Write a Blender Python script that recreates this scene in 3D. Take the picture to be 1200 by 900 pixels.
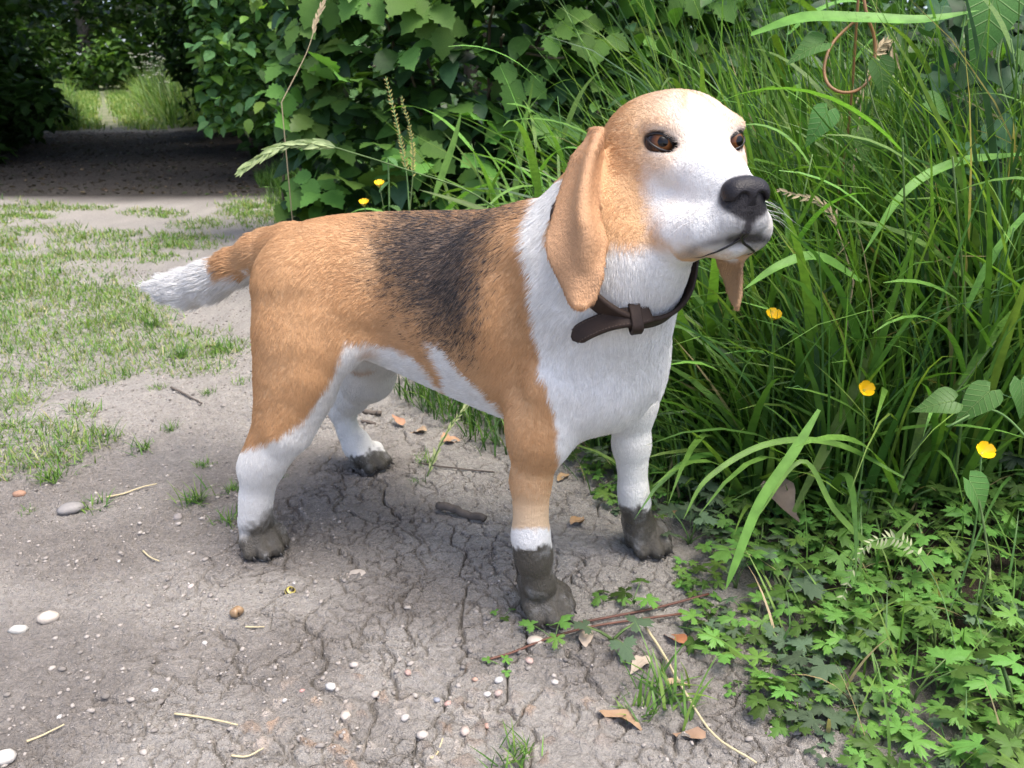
import bpy, bmesh, math, random
import numpy as np
from mathutils import Vector, Matrix, noise as mnoise

for _o in list(bpy.data.objects):
    bpy.data.objects.remove(_o)
SC = bpy.context.scene
COL = SC.collection
random.seed(7)
RNG = np.random.default_rng(7)

# ---------------------------------------------------------------- camera
FPX, CAM_H, HOR = 971.0, 0.5, 88.0          # focal length and horizon row of the 1200 x 900 photograph
PITCH = math.atan((450 - HOR) / FPX)
cam_d = bpy.data.cameras.new('camera')
cam_d.sensor_width = 36.0
cam_d.lens = FPX / 1200 * 36.0
cam_d.clip_start = 0.02
cam_d.clip_end = 2000.0
cam = bpy.data.objects.new('camera', cam_d)
cam.location = (0, 0, CAM_H)
cam.rotation_euler = (math.pi / 2 - PITCH, 0, 0)
COL.objects.link(cam)
SC.camera = cam
cam_d.dof.use_dof = True
cam_d.dof.focus_distance = 0.72
cam_d.dof.aperture_fstop = 18.0

# ---------------------------------------------------------------- light
SUN_EL, SUN_AZ = math.radians(71), math.radians(125)      # azimuth clockwise from +Y
world = bpy.data.worlds.new('World')
SC.world = world
world.use_nodes = True
_nt = world.node_tree
_bg = _nt.nodes['Background']
_sky = _nt.nodes.new('ShaderNodeTexSky')
_sky.sky_type = 'NISHITA'
_sky.sun_disc = False
_sky.sun_elevation = SUN_EL
_sky.sun_rotation = SUN_AZ
_sky.air_density = 0.55
_sky.dust_density = 3.0
_sky.ozone_density = 0.2
_nt.links.new(_sky.outputs[0], _bg.inputs[0])
_bg.inputs[1].default_value = 0.15
sun_d = bpy.data.lights.new('sun', 'SUN')
sun_d.energy = 1.05
sun_d.angle = math.radians(34)
sun_d.color = (1.0, 0.955, 0.88)
sun = bpy.data.objects.new('sun', sun_d)
_sd = Vector((math.sin(SUN_AZ) * math.cos(SUN_EL), math.cos(SUN_AZ) * math.cos(SUN_EL), math.sin(SUN_EL)))
sun.rotation_euler = _sd.to_track_quat('Z', 'Y').to_euler()
sun.location = _sd * 20
COL.objects.link(sun)
SC.view_settings.view_transform = 'Standard'
SC.view_settings.look = 'None'
SC.view_settings.gamma = 1.0
SC.view_settings.exposure = 1.72
SC.view_settings.use_curve_mapping = False
SC.cycles.max_bounces = 8
SC.cycles.diffuse_bounces = 4
SC.cycles.transparent_max_bounces = 8

# ---------------------------------------------------------------- geometry of the view: photograph pixel -> place
_C = np.array([0, 0, CAM_H]); _R = np.array([1.0, 0, 0])
_F = np.array([0, math.cos(PITCH), -math.sin(PITCH)]); _U = np.array([0, math.sin(PITCH), math.cos(PITCH)])
def ray(px, py):
    return _F + _R * (px - 600) / FPX + _U * (450 - py) / FPX
def ground_at(px, py, z=0.0):
    r = ray(px, py); return _C + r * ((z - CAM_H) / r[2])
def at_depth(px, py, zc):
    return _C + ray(px, py) * zc
def proj(P):
    d = np.asarray(P) - _C; zc = np.maximum(d @ _F, 1e-3)
    return 600 + FPX * (d @ _R) / zc, 450 - FPX * (d @ _U) / zc

# ---------------------------------------------------------------- helpers
def tag(o, label=None, cat=None, group=None, kind=None):
    if label: o['label'] = label
    if cat: o['category'] = cat
    if group: o['group'] = group
    if kind: o['kind'] = kind
    return o
def link(o, parent=None):
    COL.objects.link(o)
    if parent is not None: o.parent = parent
    return o
def empty(name, loc=(0, 0, 0), rz=0.0, scale=1.0):
    o = bpy.data.objects.new(name, None)
    o.location = loc; o.rotation_euler = (0, 0, rz); o.scale = (scale,) * 3
    o.empty_display_size = 0.02
    return link(o)
def mesh_from(name, verts, faces, mat=None, smooth=True):
    me = bpy.data.meshes.new(name)
    verts = np.asarray(verts, dtype=np.float32)
    if isinstance(faces, np.ndarray):
        n, k = faces.shape
        me.vertices.add(len(verts)); me.vertices.foreach_set('co', verts.ravel())
        me.loops.add(n * k); me.loops.foreach_set('vertex_index', faces.astype(np.int32).ravel())
        me.polygons.add(n)
        me.polygons.foreach_set('loop_start', (np.arange(n) * k).astype(np.int32))
        me.polygons.foreach_set('loop_total', np.full(n, k, dtype=np.int32))
        me.update(calc_edges=True)
    else:
        me.from_pydata([tuple(map(float, v)) for v in verts], [], faces); me.update()
    if smooth:
        me.polygons.foreach_set('use_smooth', np.ones(len(me.polygons), dtype=bool))
    if mat is not None: me.materials.append(mat)
    return me
def obj(name, me, parent=None, loc=None, rot=None, scale=None):
    o = bpy.data.objects.new(name, me)
    link(o, parent)
    if loc is not None: o.location = loc
    if rot is not None: o.rotation_euler = rot
    if scale is not None: o.scale = scale if hasattr(scale, '__len__') else (scale,) * 3
    return o
def vcol(me, name, cols):
    a = me.attributes.new(name, 'FLOAT_COLOR', 'POINT')
    c = np.ones((len(cols), 4), dtype=np.float32); c[:, :3] = cols
    a.data.foreach_set('color', c.ravel())
def tube(path, radii, n=6, cap=True):
    """verts, quad-ish faces of a tube through path"""
    path = [Vector(p) for p in path]
    if not hasattr(radii, '__len__'): radii = [radii] * len(path)
    vs, fs = [], []
    ref = None
    for i, p in enumerate(path):
        t = (path[min(i + 1, len(path) - 1)] - path[max(i - 1, 0)]).normalized()
        if ref is None:
            ref = t.orthogonal().normalized()
        ref = (ref - t * ref.dot(t)).normalized()
        b = t.cross(ref)
        for k in range(n):
            a = 2 * math.pi * k / n
            vs.append(p + (ref * math.cos(a) + b * math.sin(a)) * radii[i])
    for i in range(len(path) - 1):
        for k in range(n):
            fs.append((i * n + k, i * n + (k + 1) % n, (i + 1) * n + (k + 1) % n, (i + 1) * n + k))
    if cap:
        fs.append(tuple(reversed(range(n)))); fs.append(tuple(range((len(path) - 1) * n, len(path) * n)))
    return vs, fs
class MB:
    """collects verts and faces of one mesh"""
    def __init__(s): s.v, s.f = [], []
    def add(s, vs, fs):
        o = len(s.v); s.v += [tuple(v) for v in vs]; s.f += [tuple(o + i for i in f) for f in fs]; return s
    def mesh(s, name, mat, smooth=True): return mesh_from(name, s.v, s.f, mat, smooth)
def spline(pts, n):
    """Catmull-Rom through pts (k-dim), n samples"""
    P = np.asarray(pts, float); P = np.vstack([2 * P[0] - P[1], P, 2 * P[-1] - P[-2]])
    out = []
    for t in np.linspace(0, len(P) - 3 - 1e-9, n):
        i = int(t); f = t - i; a, b, c, d = P[i:i + 4]
        out.append(0.5 * (2 * b + (c - a) * f + (2 * a - 5 * b + 4 * c - d) * f * f + (3 * b - a - 3 * c + d) * f ** 3))
    return np.array(out)

# node material helper
class NM:
    def __init__(s, name):
        s.m = bpy.data.materials.new(name); s.m.use_nodes = True
        s.t = s.m.node_tree; s.n = s.t.nodes; s.b = s.n['Principled BSDF']
    def node(s, typ, **kw):
        n = s.n.new('ShaderNode' + typ)
        for k, v in kw.items():
            if k.startswith('i_'):
                key = k[2:]; key = int(key) if key.isdigit() else key.replace('_', ' ')
                n.inputs[key].default_value = v
            else: setattr(n, k, v)
        return n
    def link(s, a, b): s.t.links.new(a, b)
    def coord(s, kind='Object'): return s.node('TexCoord').outputs[kind]
    def noise(s, vec, scale, detail=4, rough=0.55, out='Fac', dist=0.0):
        n = s.node('TexNoise', i_Scale=scale, i_Detail=detail, i_Roughness=rough, i_Distortion=dist)
        if vec is not None: s.link(vec, n.inputs['Vector'])
        return n.outputs[out]
    def ramp(s, fac, stops, interp='LINEAR'):
        r = s.node('ValToRGB'); cr = r.color_ramp; cr.interpolation = interp
        while len(cr.elements) < len(stops): cr.elements.new(0.5)
        for e, (p, c) in zip(cr.elements, stops):
            e.position = p; e.color = (*c, 1) if len(c) == 3 else c
        s.link(fac, r.inputs[0]); return r.outputs[0]
    def mix(s, fac, a, b, mode='MIX'):
        n = s.node('Mix', data_type='RGBA', blend_type=mode)
        for sock, val in ((n.inputs[0], fac), (n.inputs[6], a), (n.inputs[7], b)):
            if hasattr(val, 'is_linked'): s.link(val, sock)
            elif hasattr(val, '__len__'): sock.default_value = (*val, 1) if len(val) == 3 else val
            else: sock.default_value = val
        return n.outputs[2]
    def math(s, op, a, b=0.0, clamp=False):
        n = s.node('Math', operation=op, use_clamp=clamp)
        for sock, val in ((n.inputs[0], a), (n.inputs[1], b)):
            if hasattr(val, 'is_linked'): s.link(val, sock)
            else: sock.default_value = val
        return n.outputs[0]
    def attr(s, name, out='Color'):
        return s.node('Attribute', attribute_name=name).outputs[out]
    def bump(s, height, strength=0.5, dist=0.01, normal=None):
        n = s.node('Bump', i_Strength=strength, i_Distance=dist)
        s.link(height, n.inputs['Height'])
        if normal is not None: s.link(normal, n.inputs['Normal'])
        return n.outputs[0]
    def set(s, **kw):
        names = {'color': 'Base Color', 'rough': 'Roughness', 'spec': 'Specular IOR Level', 'normal': 'Normal',
                 'coat': 'Coat Weight', 'coat_rough': 'Coat Roughness', 'metal': 'Metallic', 'sheen': 'Sheen Weight'}
        for k, v in kw.items():
            sock = s.b.inputs[names[k]]
            if hasattr(v, 'is_linked'): s.link(v, sock)
            elif k == 'color': sock.default_value = (*v, 1)
            else: sock.default_value = v
        return s

# ---------------------------------------------------------------- noise and masks
def vnoise(P, scale, seed=0):
    """cheap value noise in numpy"""
    q = P * scale + seed * 17.31; i = np.floor(q).astype(np.int64); f = q - i; f = f * f * (3 - 2 * f)
    def h(a): 
        x = (a[:, 0] * 73856093) ^ (a[:, 1] * 19349663) ^ (a[:, 2] * 83492791); x = (x ^ (x >> 13)) * 1274126177; x = x ^ (x >> 16)
        return (x & 0xffff) / 65535.0
    out = 0
    for dx in (0, 1):
        for dy in (0, 1):
            for dz in (0, 1):
                w = (f[:, 0] if dx else 1 - f[:, 0]) * (f[:, 1] if dy else 1 - f[:, 1]) * (f[:, 2] if dz else 1 - f[:, 2])
                out = out + w * h(i + np.array([dx, dy, dz]))
    return out
def poly_sd(x, y, poly):
    """signed distance to a polygon, positive inside"""
    P = np.stack([x, y], 1); poly = np.asarray(poly, float); n = len(poly)
    dmin = np.full(len(x), 1e9); ins = np.zeros(len(x), bool)
    for i in range(n):
        a, b = poly[i], poly[(i + 1) % n]; e = b - a; w = P - a
        t = np.clip((w @ e) / (e @ e), 0, 1); dmin = np.minimum(dmin, np.hypot(*(w - t[:, None] * e).T))
        c = ((a[1] <= y) & (b[1] > y)) | ((b[1] <= y) & (a[1] > y))
        xx = a[0] + (y - a[1]) / (b[1] - a[1] + 1e-12) * (b[0] - a[0])
        ins ^= c & (x < xx)
    return np.where(ins, dmin, -dmin)
def sst(x, a, b):
    t = np.clip((x - a) / (b - a), 0, 1); return t * t * (3 - 2 * t)
# dog frame: F forward, L to its left, origin on the ground between the fore paws
DO = np.array([.091, .735, 0.0]); DF = np.array([.879, -.477, 0.0]); DF /= np.linalg.norm(DF)
DL = np.array([-DF[1], DF[0], 0.0]); DU = np.array([0, 0, 1.0])

# ================================================================ THE GROUND
EDGE = np.array([[.46, .20], [.30, .42], [.205, .58], [.10, .86], [0.0, 1.10], [-.16, 1.33], [-.42, 1.95], [-.85, 3.2], [-1.45, 4.9], [-2.75, 7.2], [-4.4, 10.5], [-7.9, 18], [-20, 44]])
def edge_x(y): return np.interp(y, EDGE[:, 1], EDGE[:, 0])
def off_edge(x, y):
    """metres to the right of the path's right edge"""
    return (x - edge_x(y)) * .93
def n3(x, y, sc, seed): return vnoise(np.stack([x, y, np.zeros_like(x) + .5], 1), sc, seed)
def worley(x, y, cell, seed, warp=.35):
    wx = x + (n3(x, y, 1.1 / cell, seed) - .5) * cell * warp + (n3(x, y, 4.0 / cell, seed + 3) - .5) * cell * warp * .6
    wy = y + (n3(x, y, 1.1 / cell, seed + 1) - .5) * cell * warp + (n3(x, y, 4.0 / cell, seed + 4) - .5) * cell * warp * .6
    gx, gy = wx / cell, wy / cell; ix, iy = np.floor(gx), np.floor(gy)
    d1 = np.full(len(x), 9.0); d2 = d1.copy(); idv = np.zeros(len(x))
    P1 = np.zeros((len(x), 2)); P2 = P1.copy()
    for dx in (-1, 0, 1):
        for dy in (-1, 0, 1):
            cx, cy = ix + dx, iy + dy
            hh = (cx.astype(np.int64) * 73856093) ^ (cy.astype(np.int64) * 19349663) ^ (seed * 83492791)
            hh = (hh ^ (hh >> 13)) * 1274126177; hh ^= hh >> 16
            px = cx + ((hh & 1023) / 1023.0); py = cy + (((hh >> 10) & 1023) / 1023.0)
            d = np.hypot(gx - px, gy - py)
            c1 = d < d1; c2 = (~c1) & (d < d2)
            d2 = np.where(c1, d1, np.where(c2, d, d2)); P2 = np.where(c1[:, None], P1, np.where(c2[:, None], np.stack([px, py], 1), P2))
            d1 = np.where(c1, d, d1); P1 = np.where(c1[:, None], np.stack([px, py], 1), P1)
            idv = np.where(c1, (hh >> 5) & 255, idv)
    mid = (P1 + P2) / 2; e = P2 - P1; e /= np.linalg.norm(e, axis=1)[:, None] + 1e-9
    dist = np.abs(((mid - np.stack([gx, gy], 1)) * e).sum(1)) * cell
    return dist, idv / 255.0
def ground_base(x, y):
    e = off_edge(x, y)
    z = .10 * sst(e, .0, 1.0) + .25 * sst(e, .8, 4.0)
    z = z + (n3(x, y, 3.1, 31) - .5) * .014 + (n3(x, y, 9.0, 32) - .5) * .006
    far = sst(y, 6, 30)
    z = z + far * .25
    left = x - (edge_x(y) - 2.3 - .04 * y)
    z = z + .15 * sst(-left, 0, 1.5)
    near_dog = np.exp(-(((x + .08) / .45) ** 2 + ((y - .85) / .40) ** 2) ** 2)
    return z * (1 - near_dog * .9)
def ground_z(x, y):
    x = np.atleast_1d(np.asarray(x, float)); y = np.atleast_1d(np.asarray(y, float)); return ground_base(x, y)
def gz(x, y): return float(ground_z(x, y)[0])
def axis(lo, hi, segs, grow=1.16):
    """coordinates: fine inside [segs], growing outwards to lo and hi"""
    xs = list(np.arange(segs[0], segs[1], segs[2]))
    st = segs[2]; x = xs[-1]
    while x < hi: st *= grow; x += st; xs.append(min(x, hi))
    st = segs[2]; x = xs[0]; pre = []
    while x > lo: st *= grow; x -= st; pre.append(max(x, lo))
    return np.array(pre[::-1] + xs)
gx = axis(-300, 300, (-.62, .34, .0014), 1.075); gy = axis(-60, 600, (.40, 1.22, .0015), 1.075)
GX, GY = np.meshgrid(gx, gy, indexing='ij'); fx, fy = GX.ravel(), GY.ravel()
z = ground_base(fx, fy)
soilm = sst(off_edge(fx, fy), .15, -.02)
fine = sst(np.hypot(fx + .1, (fy - .8)), 2.2, .9) * soilm
# crumbs and hollows
lump = (n3(fx, fy, 42, 41) - .5) * .0042 + (n3(fx, fy, 95, 42) - .5) * .0034 + (n3(fx, fy, 210, 43) - .5) * .0046 + (n3(fx, fy, 380, 45) - .5) * .0034
smooth_zone = sst(n3(fx, fy, 5.5, 44) + .25 * sst(fx, -.45, .0), .45, .75)       # baked clay plates against crumbly dust
zone = sst(fx, -.46, -.22) * sst(n3(fx, fy, 4.2, 48), .18, .45)
z = z + fine * lump * (1.15 - .50 * smooth_zone) * (1 - .35 * zone)
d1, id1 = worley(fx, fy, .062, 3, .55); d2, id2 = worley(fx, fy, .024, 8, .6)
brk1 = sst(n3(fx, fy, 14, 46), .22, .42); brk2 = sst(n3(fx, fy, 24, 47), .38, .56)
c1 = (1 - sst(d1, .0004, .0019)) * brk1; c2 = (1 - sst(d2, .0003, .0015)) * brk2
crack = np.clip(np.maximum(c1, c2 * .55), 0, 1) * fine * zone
z = z - crack * .0085 + fine * zone * ((id1 - .5) * .0020 + (id2 - .5) * .0012)
# stones bedded in the clay at the near edge
sd_, sid = worley(fx, fy, .016, 15, .25)
stz = sst(np.hypot((fx + .07) / .17, (fy - .545) / .075), 1.1, .75)
bed = sst(sd_, .0012, .0052) * (sid > .55) * stz * fine
z = z + bed * .0028
nxg, nyg = len(gx), len(gy)
I = np.arange(nxg * nyg).reshape(nxg, nyg)
GQ = np.stack([I[:-1, :-1].ravel(), I[1:, :-1].ravel(), I[1:, 1:].ravel(), I[:-1, 1:].ravel()], 1)
# colour of the ground: dry clay, darker patches, dark soil with tree shade painted in, bedded stones
dry = np.array([.415, .386, .348]); dark_clay = np.array([.225, .202, .180]); shade_soil = np.array([.022, .019, .017]); under = np.array([.060, .048, .036])
dark_amt = np.clip(sst(n3(fx, fy, 3.3, 51) * .6 + n3(fx, fy, 11, 52) * .4, .40, .66) * .75, 0, 1)
dark_amt = dark_amt * sst(np.hypot((fx + .25) / .75, (fy - .72) / .42), 1.35, .6)  # dark patches kept to an oval around the dog
cs_ = dry[None] * (1 - dark_amt[:, None]) + dark_clay[None] * dark_amt[:, None]
cs_ = cs_ * (.86 + .28 * n3(fx, fy, 60, 53))[:, None] * (.9 + .2 * n3(fx, fy, 300, 54))[:, None]
stc = np.array([.42, .375, .33])[None] * (.75 + .75 * ((sid * 37.7) % 1.0))[:, None] * np.stack([np.ones_like(sid), 1 - .22 * ((sid * 91.3) % 1.0) ** 3, 1 - .38 * ((sid * 91.3) % 1.0) ** 3], 1)
cs_ = cs_ * (1 - (bed * .8)[:, None]) + stc * (bed * .8)[:, None]
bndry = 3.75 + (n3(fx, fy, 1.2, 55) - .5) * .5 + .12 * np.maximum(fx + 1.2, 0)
shade_m = sst(fy, bndry - .06, bndry + .10) * sst(fy, 8.6, 7.6)
cs_ = cs_ * (1 - shade_m[:, None] * .9) + shade_soil[None] * (shade_m[:, None] * .9)  # dark litter soil and the tree shade, both put into the colour
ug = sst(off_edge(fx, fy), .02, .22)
cs_ = cs_ * (1 - .28 * crack[:, None])          # shade painted into the cracks
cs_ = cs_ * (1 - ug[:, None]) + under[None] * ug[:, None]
gr = sst(fy, 8.0, 9.2); cs_ = cs_ * (1 - gr[:, None] * .8) + np.array([.13, .17, .06])[None] * (gr[:, None] * .8)
trod = np.exp(-((fx - (edge_x(fy) - .5)) / .16) ** 2) * sst(fy, 8.2, 8.8)
cs_ = cs_ * (1 - trod[:, None] * .8) + np.array([.34, .33, .22])[None] * (trod[:, None] * .8)
m = NM('dry clay soil'); co = m.coord()
h1 = m.noise(co, 150, 6, .7); h2 = m.noise(co, 620, 5, .75)
v1 = m.node('TexVoronoi', i_Scale=260.0); m.link(co, v1.inputs['Vector']); v2 = m.node('TexVoronoi', i_Scale=640.0); m.link(co, v2.inputs['Vector'])
grain = m.math('ADD', m.math('MULTIPLY', v1.outputs['Distance'], -.35), m.math('MULTIPLY', v2.outputs['Distance'], -.25))
hh = m.math('ADD', m.math('MULTIPLY', h1, .6), m.math('MULTIPLY', h2, .4))
base = m.mix(.55, m.attr('soil'), m.ramp(hh, [(.30, (.42,) * 3), (.5, (1, 1, 1)), (.70, (1.5,) * 3)]), 'MULTIPLY')
speck = m.ramp(m.noise(co, 620, 2, .5), [(.70, (0, 0, 0)), (.735, (1, 1, 1))])
base = m.mix(m.math('MULTIPLY', speck, .5), base, (.42, .40, .37))
m.set(color=base, rough=.95, spec=.15, normal=m.bump(m.math('ADD', hh, grain), 1.0, .0085))
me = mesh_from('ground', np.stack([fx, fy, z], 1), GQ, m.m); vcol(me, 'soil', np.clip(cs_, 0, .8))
g = obj('ground', me); tag(g, kind='structure')
GZ_FINE = z.reshape(nxg, nyg)
def gzf(x, y):
    """height of the built ground mesh"""
    i = int(np.clip(np.searchsorted(gx, x) - 1, 0, nxg - 2)); j = int(np.clip(np.searchsorted(gy, y) - 1, 0, nyg - 2))
    a = (x - gx[i]) / (gx[i + 1] - gx[i]); b = (y - gy[j]) / (gy[j + 1] - gy[j])
    Z = GZ_FINE; return float((Z[i, j] * (1 - a) + Z[i + 1, j] * a) * (1 - b) + (Z[i, j + 1] * (1 - a) + Z[i + 1, j + 1] * a) * b)
def gpt(px, py, lift=0.0):
    """the point of the ground under a pixel of the photograph"""
    p = ground_at(px, py)
    for _ in range(4): p = ground_at(px, py, gzf(p[0], p[1]))
    return np.array([p[0], p[1], gzf(p[0], p[1]) + lift])

# ---------------------------------------------------------------- crumbs of soil and grit, far too many to count
def ico():
    bm = bmesh.new(); bmesh.ops.create_icosphere(bm, subdivisions=1, radius=1)
    v = np.array([x.co[:] for x in bm.verts]); f = np.array([[q.index for q in p.verts] for p in bm.faces]); bm.free(); return v, f
ICO_V, ICO_F = ico()
def scatter(tv, tf, pos, scale, rot, jitter=0.0):
    """copies of a template at pos, with 3x3 rotation matrices, in one vertex array"""
    n = len(pos); k = len(tv)
    T = tv[None] * scale.reshape(n, 1, -1)
    if jitter: T = T * (1 + RNG.uniform(-jitter, jitter, (n, k, 1)))
    V = np.einsum('nij,nkj->nki', rot, T) + pos[:, None, :]
    Fc = (tf[None] + (np.arange(n) * k)[:, None, None]).reshape(-1, tf.shape[1])
    return V.reshape(-1, 3), Fc
def rotz(a):
    c, s = np.cos(a), np.sin(a); o = np.zeros((len(a), 3, 3)); o[:, 0, 0] = c; o[:, 0, 1] = -s; o[:, 1, 0] = s; o[:, 1, 1] = c; o[:, 2, 2] = 1; return o
def interp_z(x, y):
    i = np.clip(np.searchsorted(gx, x) - 1, 0, nxg - 2); j = np.clip(np.searchsorted(gy, y) - 1, 0, nyg - 2)
    a = (x - gx[i]) / (gx[i + 1] - gx[i]); b = (y - gy[j]) / (gy[j + 1] - gy[j]); Z = GZ_FINE
    return (Z[i, j] * (1 - a) + Z[i + 1, j] * a) * (1 - b) + (Z[i, j + 1] * (1 - a) + Z[i + 1, j + 1] * a) * b
n = 30000
cx = RNG.uniform(-1.1, .36, n); cy = .34 + (RNG.random(n) ** 1.4) * 1.9
dens = n3(cx, cy, 6, 61) * .7 + n3(cx, cy, 22, 62) * .5 + .25 * sst(cx, -.1, -.5)
k = (dens > .55 + .25 * RNG.random(n)) & (off_edge(cx, cy) < .12); cx, cy = cx[k], cy[k]; n = len(cx)
sz = .0007 + .0024 * RNG.random(n) ** 5
pos = np.stack([cx, cy, interp_z(cx, cy) + sz * .3], 1)
V, Fc = scatter(ICO_V, ICO_F, pos, np.stack([sz * RNG.uniform(.8, 1.6, n), sz, sz * .7], 1), rotz(RNG.uniform(0, 6.28, n)), .25)
m = NM('soil crumb'); m.set(color=m.attr('tint'), rough=.95, spec=.1)
cc = np.where((RNG.random(n) < .012)[:, None], np.array([.46, .43, .40]), np.array([.33, .30, .268])[None] * RNG.uniform(.5, 1.2, n)[:, None])
me = mesh_from('soil_crumbs', V, Fc, m.m, False); vcol(me, 'tint', np.repeat(cc, len(ICO_V), 0))
tag(obj('soil_crumbs', me), kind='stuff')

# ================================================================ PLANTS: materials and leaf shapes
def leaf_mat(name, attr=None, base=(.06, .12, .03), rough=.45, trans=.35, var=.25, spec=.35, vein=0.0):
    m = NM(name)
    if attr: c = m.attr(attr)
    else:
        oi = m.node('ObjectInfo'); hsv = m.node('HueSaturation')
        hsv.inputs['Color'].default_value = (*base, 1)
        m.link(m.math('ADD', .485, m.math('MULTIPLY', oi.outputs['Random'], .03)), hsv.inputs['Hue'])
        m.link(m.math('ADD', 1 - var, m.math('MULTIPLY', oi.outputs['Random'], 2 * var)), hsv.inputs['Value'])
        c = hsv.outputs[0]
    n = m.noise(m.coord(), 60, 4)
    c = m.mix(1.0, c, m.ramp(n, [(.3, (.72, .74, .7)), (.7, (1.2, 1.18, 1.15))]), 'MULTIPLY')
    if vein:
        sp = m.node('SeparateXYZ'); m.link(m.coord(), sp.inputs[0]); ax = m.math('ABSOLUTE', sp.outputs[0])
        mid = m.math('SUBTRACT', 1.0, m.math('MULTIPLY', ax, 60.0), True)
        sv = m.math('SINE', m.math('MULTIPLY', m.math('SUBTRACT', sp.outputs[1], m.math('MULTIPLY', ax, .75)), 42.0))
        sv = m.math('MULTIPLY', m.math('SUBTRACT', sv, .86, True), 4.0, True)
        vv = m.math('MULTIPLY', m.math('MAXIMUM', mid, sv), vein)
        c = m.mix(vv, c, (.30, .42, .16))
        m.set(normal=m.bump(m.math('MAXIMUM', mid, sv), .5, .01))
    m.set(color=c, rough=rough, spec=spec)
    if trans:
        t = m.node('BsdfTranslucent'); m.link(m.mix(1.0, c, (1.22, 1.32, .50), 'MULTIPLY'), t.inputs[0])
        mx = m.node('MixShader'); mx.inputs[0].default_value = trans
        out = m.n['Material Output']
        m.link(m.b.outputs[0], mx.inputs[1]); m.link(t.outputs[0], mx.inputs[2]); m.link(mx.outputs[0], out.inputs[0])
    return m.m
GREEN = leaf_mat('green leaf stuff', 'tint', rough=.42, trans=.32)

def rot_from(d, up):
    """matrices with columns x=side, y=d, z=normal"""
    d = d / (np.linalg.norm(d, axis=1)[:, None] + 1e-9)
    s = np.cross(d, up); s /= np.linalg.norm(s, axis=1)[:, None] + 1e-9
    nn = np.cross(s, d)
    return np.stack([s, d, nn], 2)
def blades(base, az, L, W, lean, bend, seg=5, twist=None, fold=0.0):
    """grass blades: base (n,3), azimuth, length, width, lean from vertical at the root, extra bend to the tip (radians)"""
    n = len(base); V = np.empty((n, seg + 1, 2, 3)); cur = base.copy()
    dirx, diry = np.cos(az), np.sin(az); sx, sy = -diry, dirx
    tw = np.zeros(n) if twist is None else twist
    for i in range(seg + 1):
        t = i / seg
        w = W * np.minimum(1, (1 - t) ** .75 * 1.15) * (.55 + .45 * min(1, t * 4)) * .5
        if i == seg: w = w * 0 + 1e-5
        a = lean + bend * t ** 1.3
        nx, ny, nz = -dirx * np.cos(a), -diry * np.cos(a), np.sin(a)
        ct, st = np.cos(tw * t), np.sin(tw * t)
        ux, uy, uz = sx * ct + nx * st, sy * ct + ny * st, nz * st
        V[:, i, 0] = cur - np.stack([ux * w, uy * w, uz * w], 1)
        V[:, i, 1] = cur + np.stack([ux * w, uy * w, uz * w], 1)
        st_ = L / seg
        cur = cur + np.stack([dirx * np.sin(a) * st_, diry * np.sin(a) * st_, np.cos(a) * st_], 1)
    k = (seg + 1) * 2
    f = np.array([[2 * i, 2 * i + 1, 2 * i + 3, 2 * i + 2] for i in range(seg)])
    Fc = (f[None] + (np.arange(n) * k)[:, None, None]).reshape(-1, 4)
    return V.reshape(-1, 3), Fc, k
def tinted(n, cols, var=.25, weights=None):
    cols = np.asarray(cols); c = cols[RNG.choice(len(cols), n, p=weights)]
    return c * RNG.uniform(1 - var, 1 + var, (n, 1)) * RNG.uniform(.95, 1.05, (n, 3))
def stuff(name, V, Fc, tint, mat=None):
    me = mesh_from(name, V, Fc, mat or GREEN, True); vcol(me, 'tint', tint); o = obj(name, me); tag(o, kind='stuff'); return o

# outlines: half leaf from base to tip, (distance along, half width), mirrored; cupped along the midrib
def leaf_shape(prof, length, width, cup=.25, droop=.25, teeth=0, wave=.0):
    vs, fs = [], []
    n = len(prof)
    for i, (t, w) in enumerate(prof):
        z = -droop * t * t * length; ww = w * width * .5
        if teeth and 0 < i < n - 1: ww *= (1 + teeth * (1 if i % 2 else -1))
        zz = cup * ww + wave * math.sin(i * 1.9) * width
        vs += [(-ww, t * length, z + zz), (0, max(t, 0) * length * (1 if t > 0 else 1), z), (ww, t * length, z + zz * .9)]
    for i in range(n - 1):
        a = i * 3
        fs += [(a, a + 1, a + 4, a + 3), (a + 1, a + 2, a + 5, a + 4)]
    return vs, fs
OVAL = [(0, .02), (.06, .45), (.18, .82), (.34, 1), (.52, .95), (.70, .70), (.85, .38), (1, .01)]
HEART = [(-.16, .34), (-.10, .62), (.0, .88), (.14, 1.0), (.32, .92), (.52, .66), (.75, .34), (1, .01)]
SERR = [(0, .04), (.08, .52), (.16, .70), (.24, .92), (.33, .93), (.42, 1.04), (.52, .92), (.62, .90), (.70, .66), (.80, .55), (.88, .28), (1, .01)]
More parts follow.
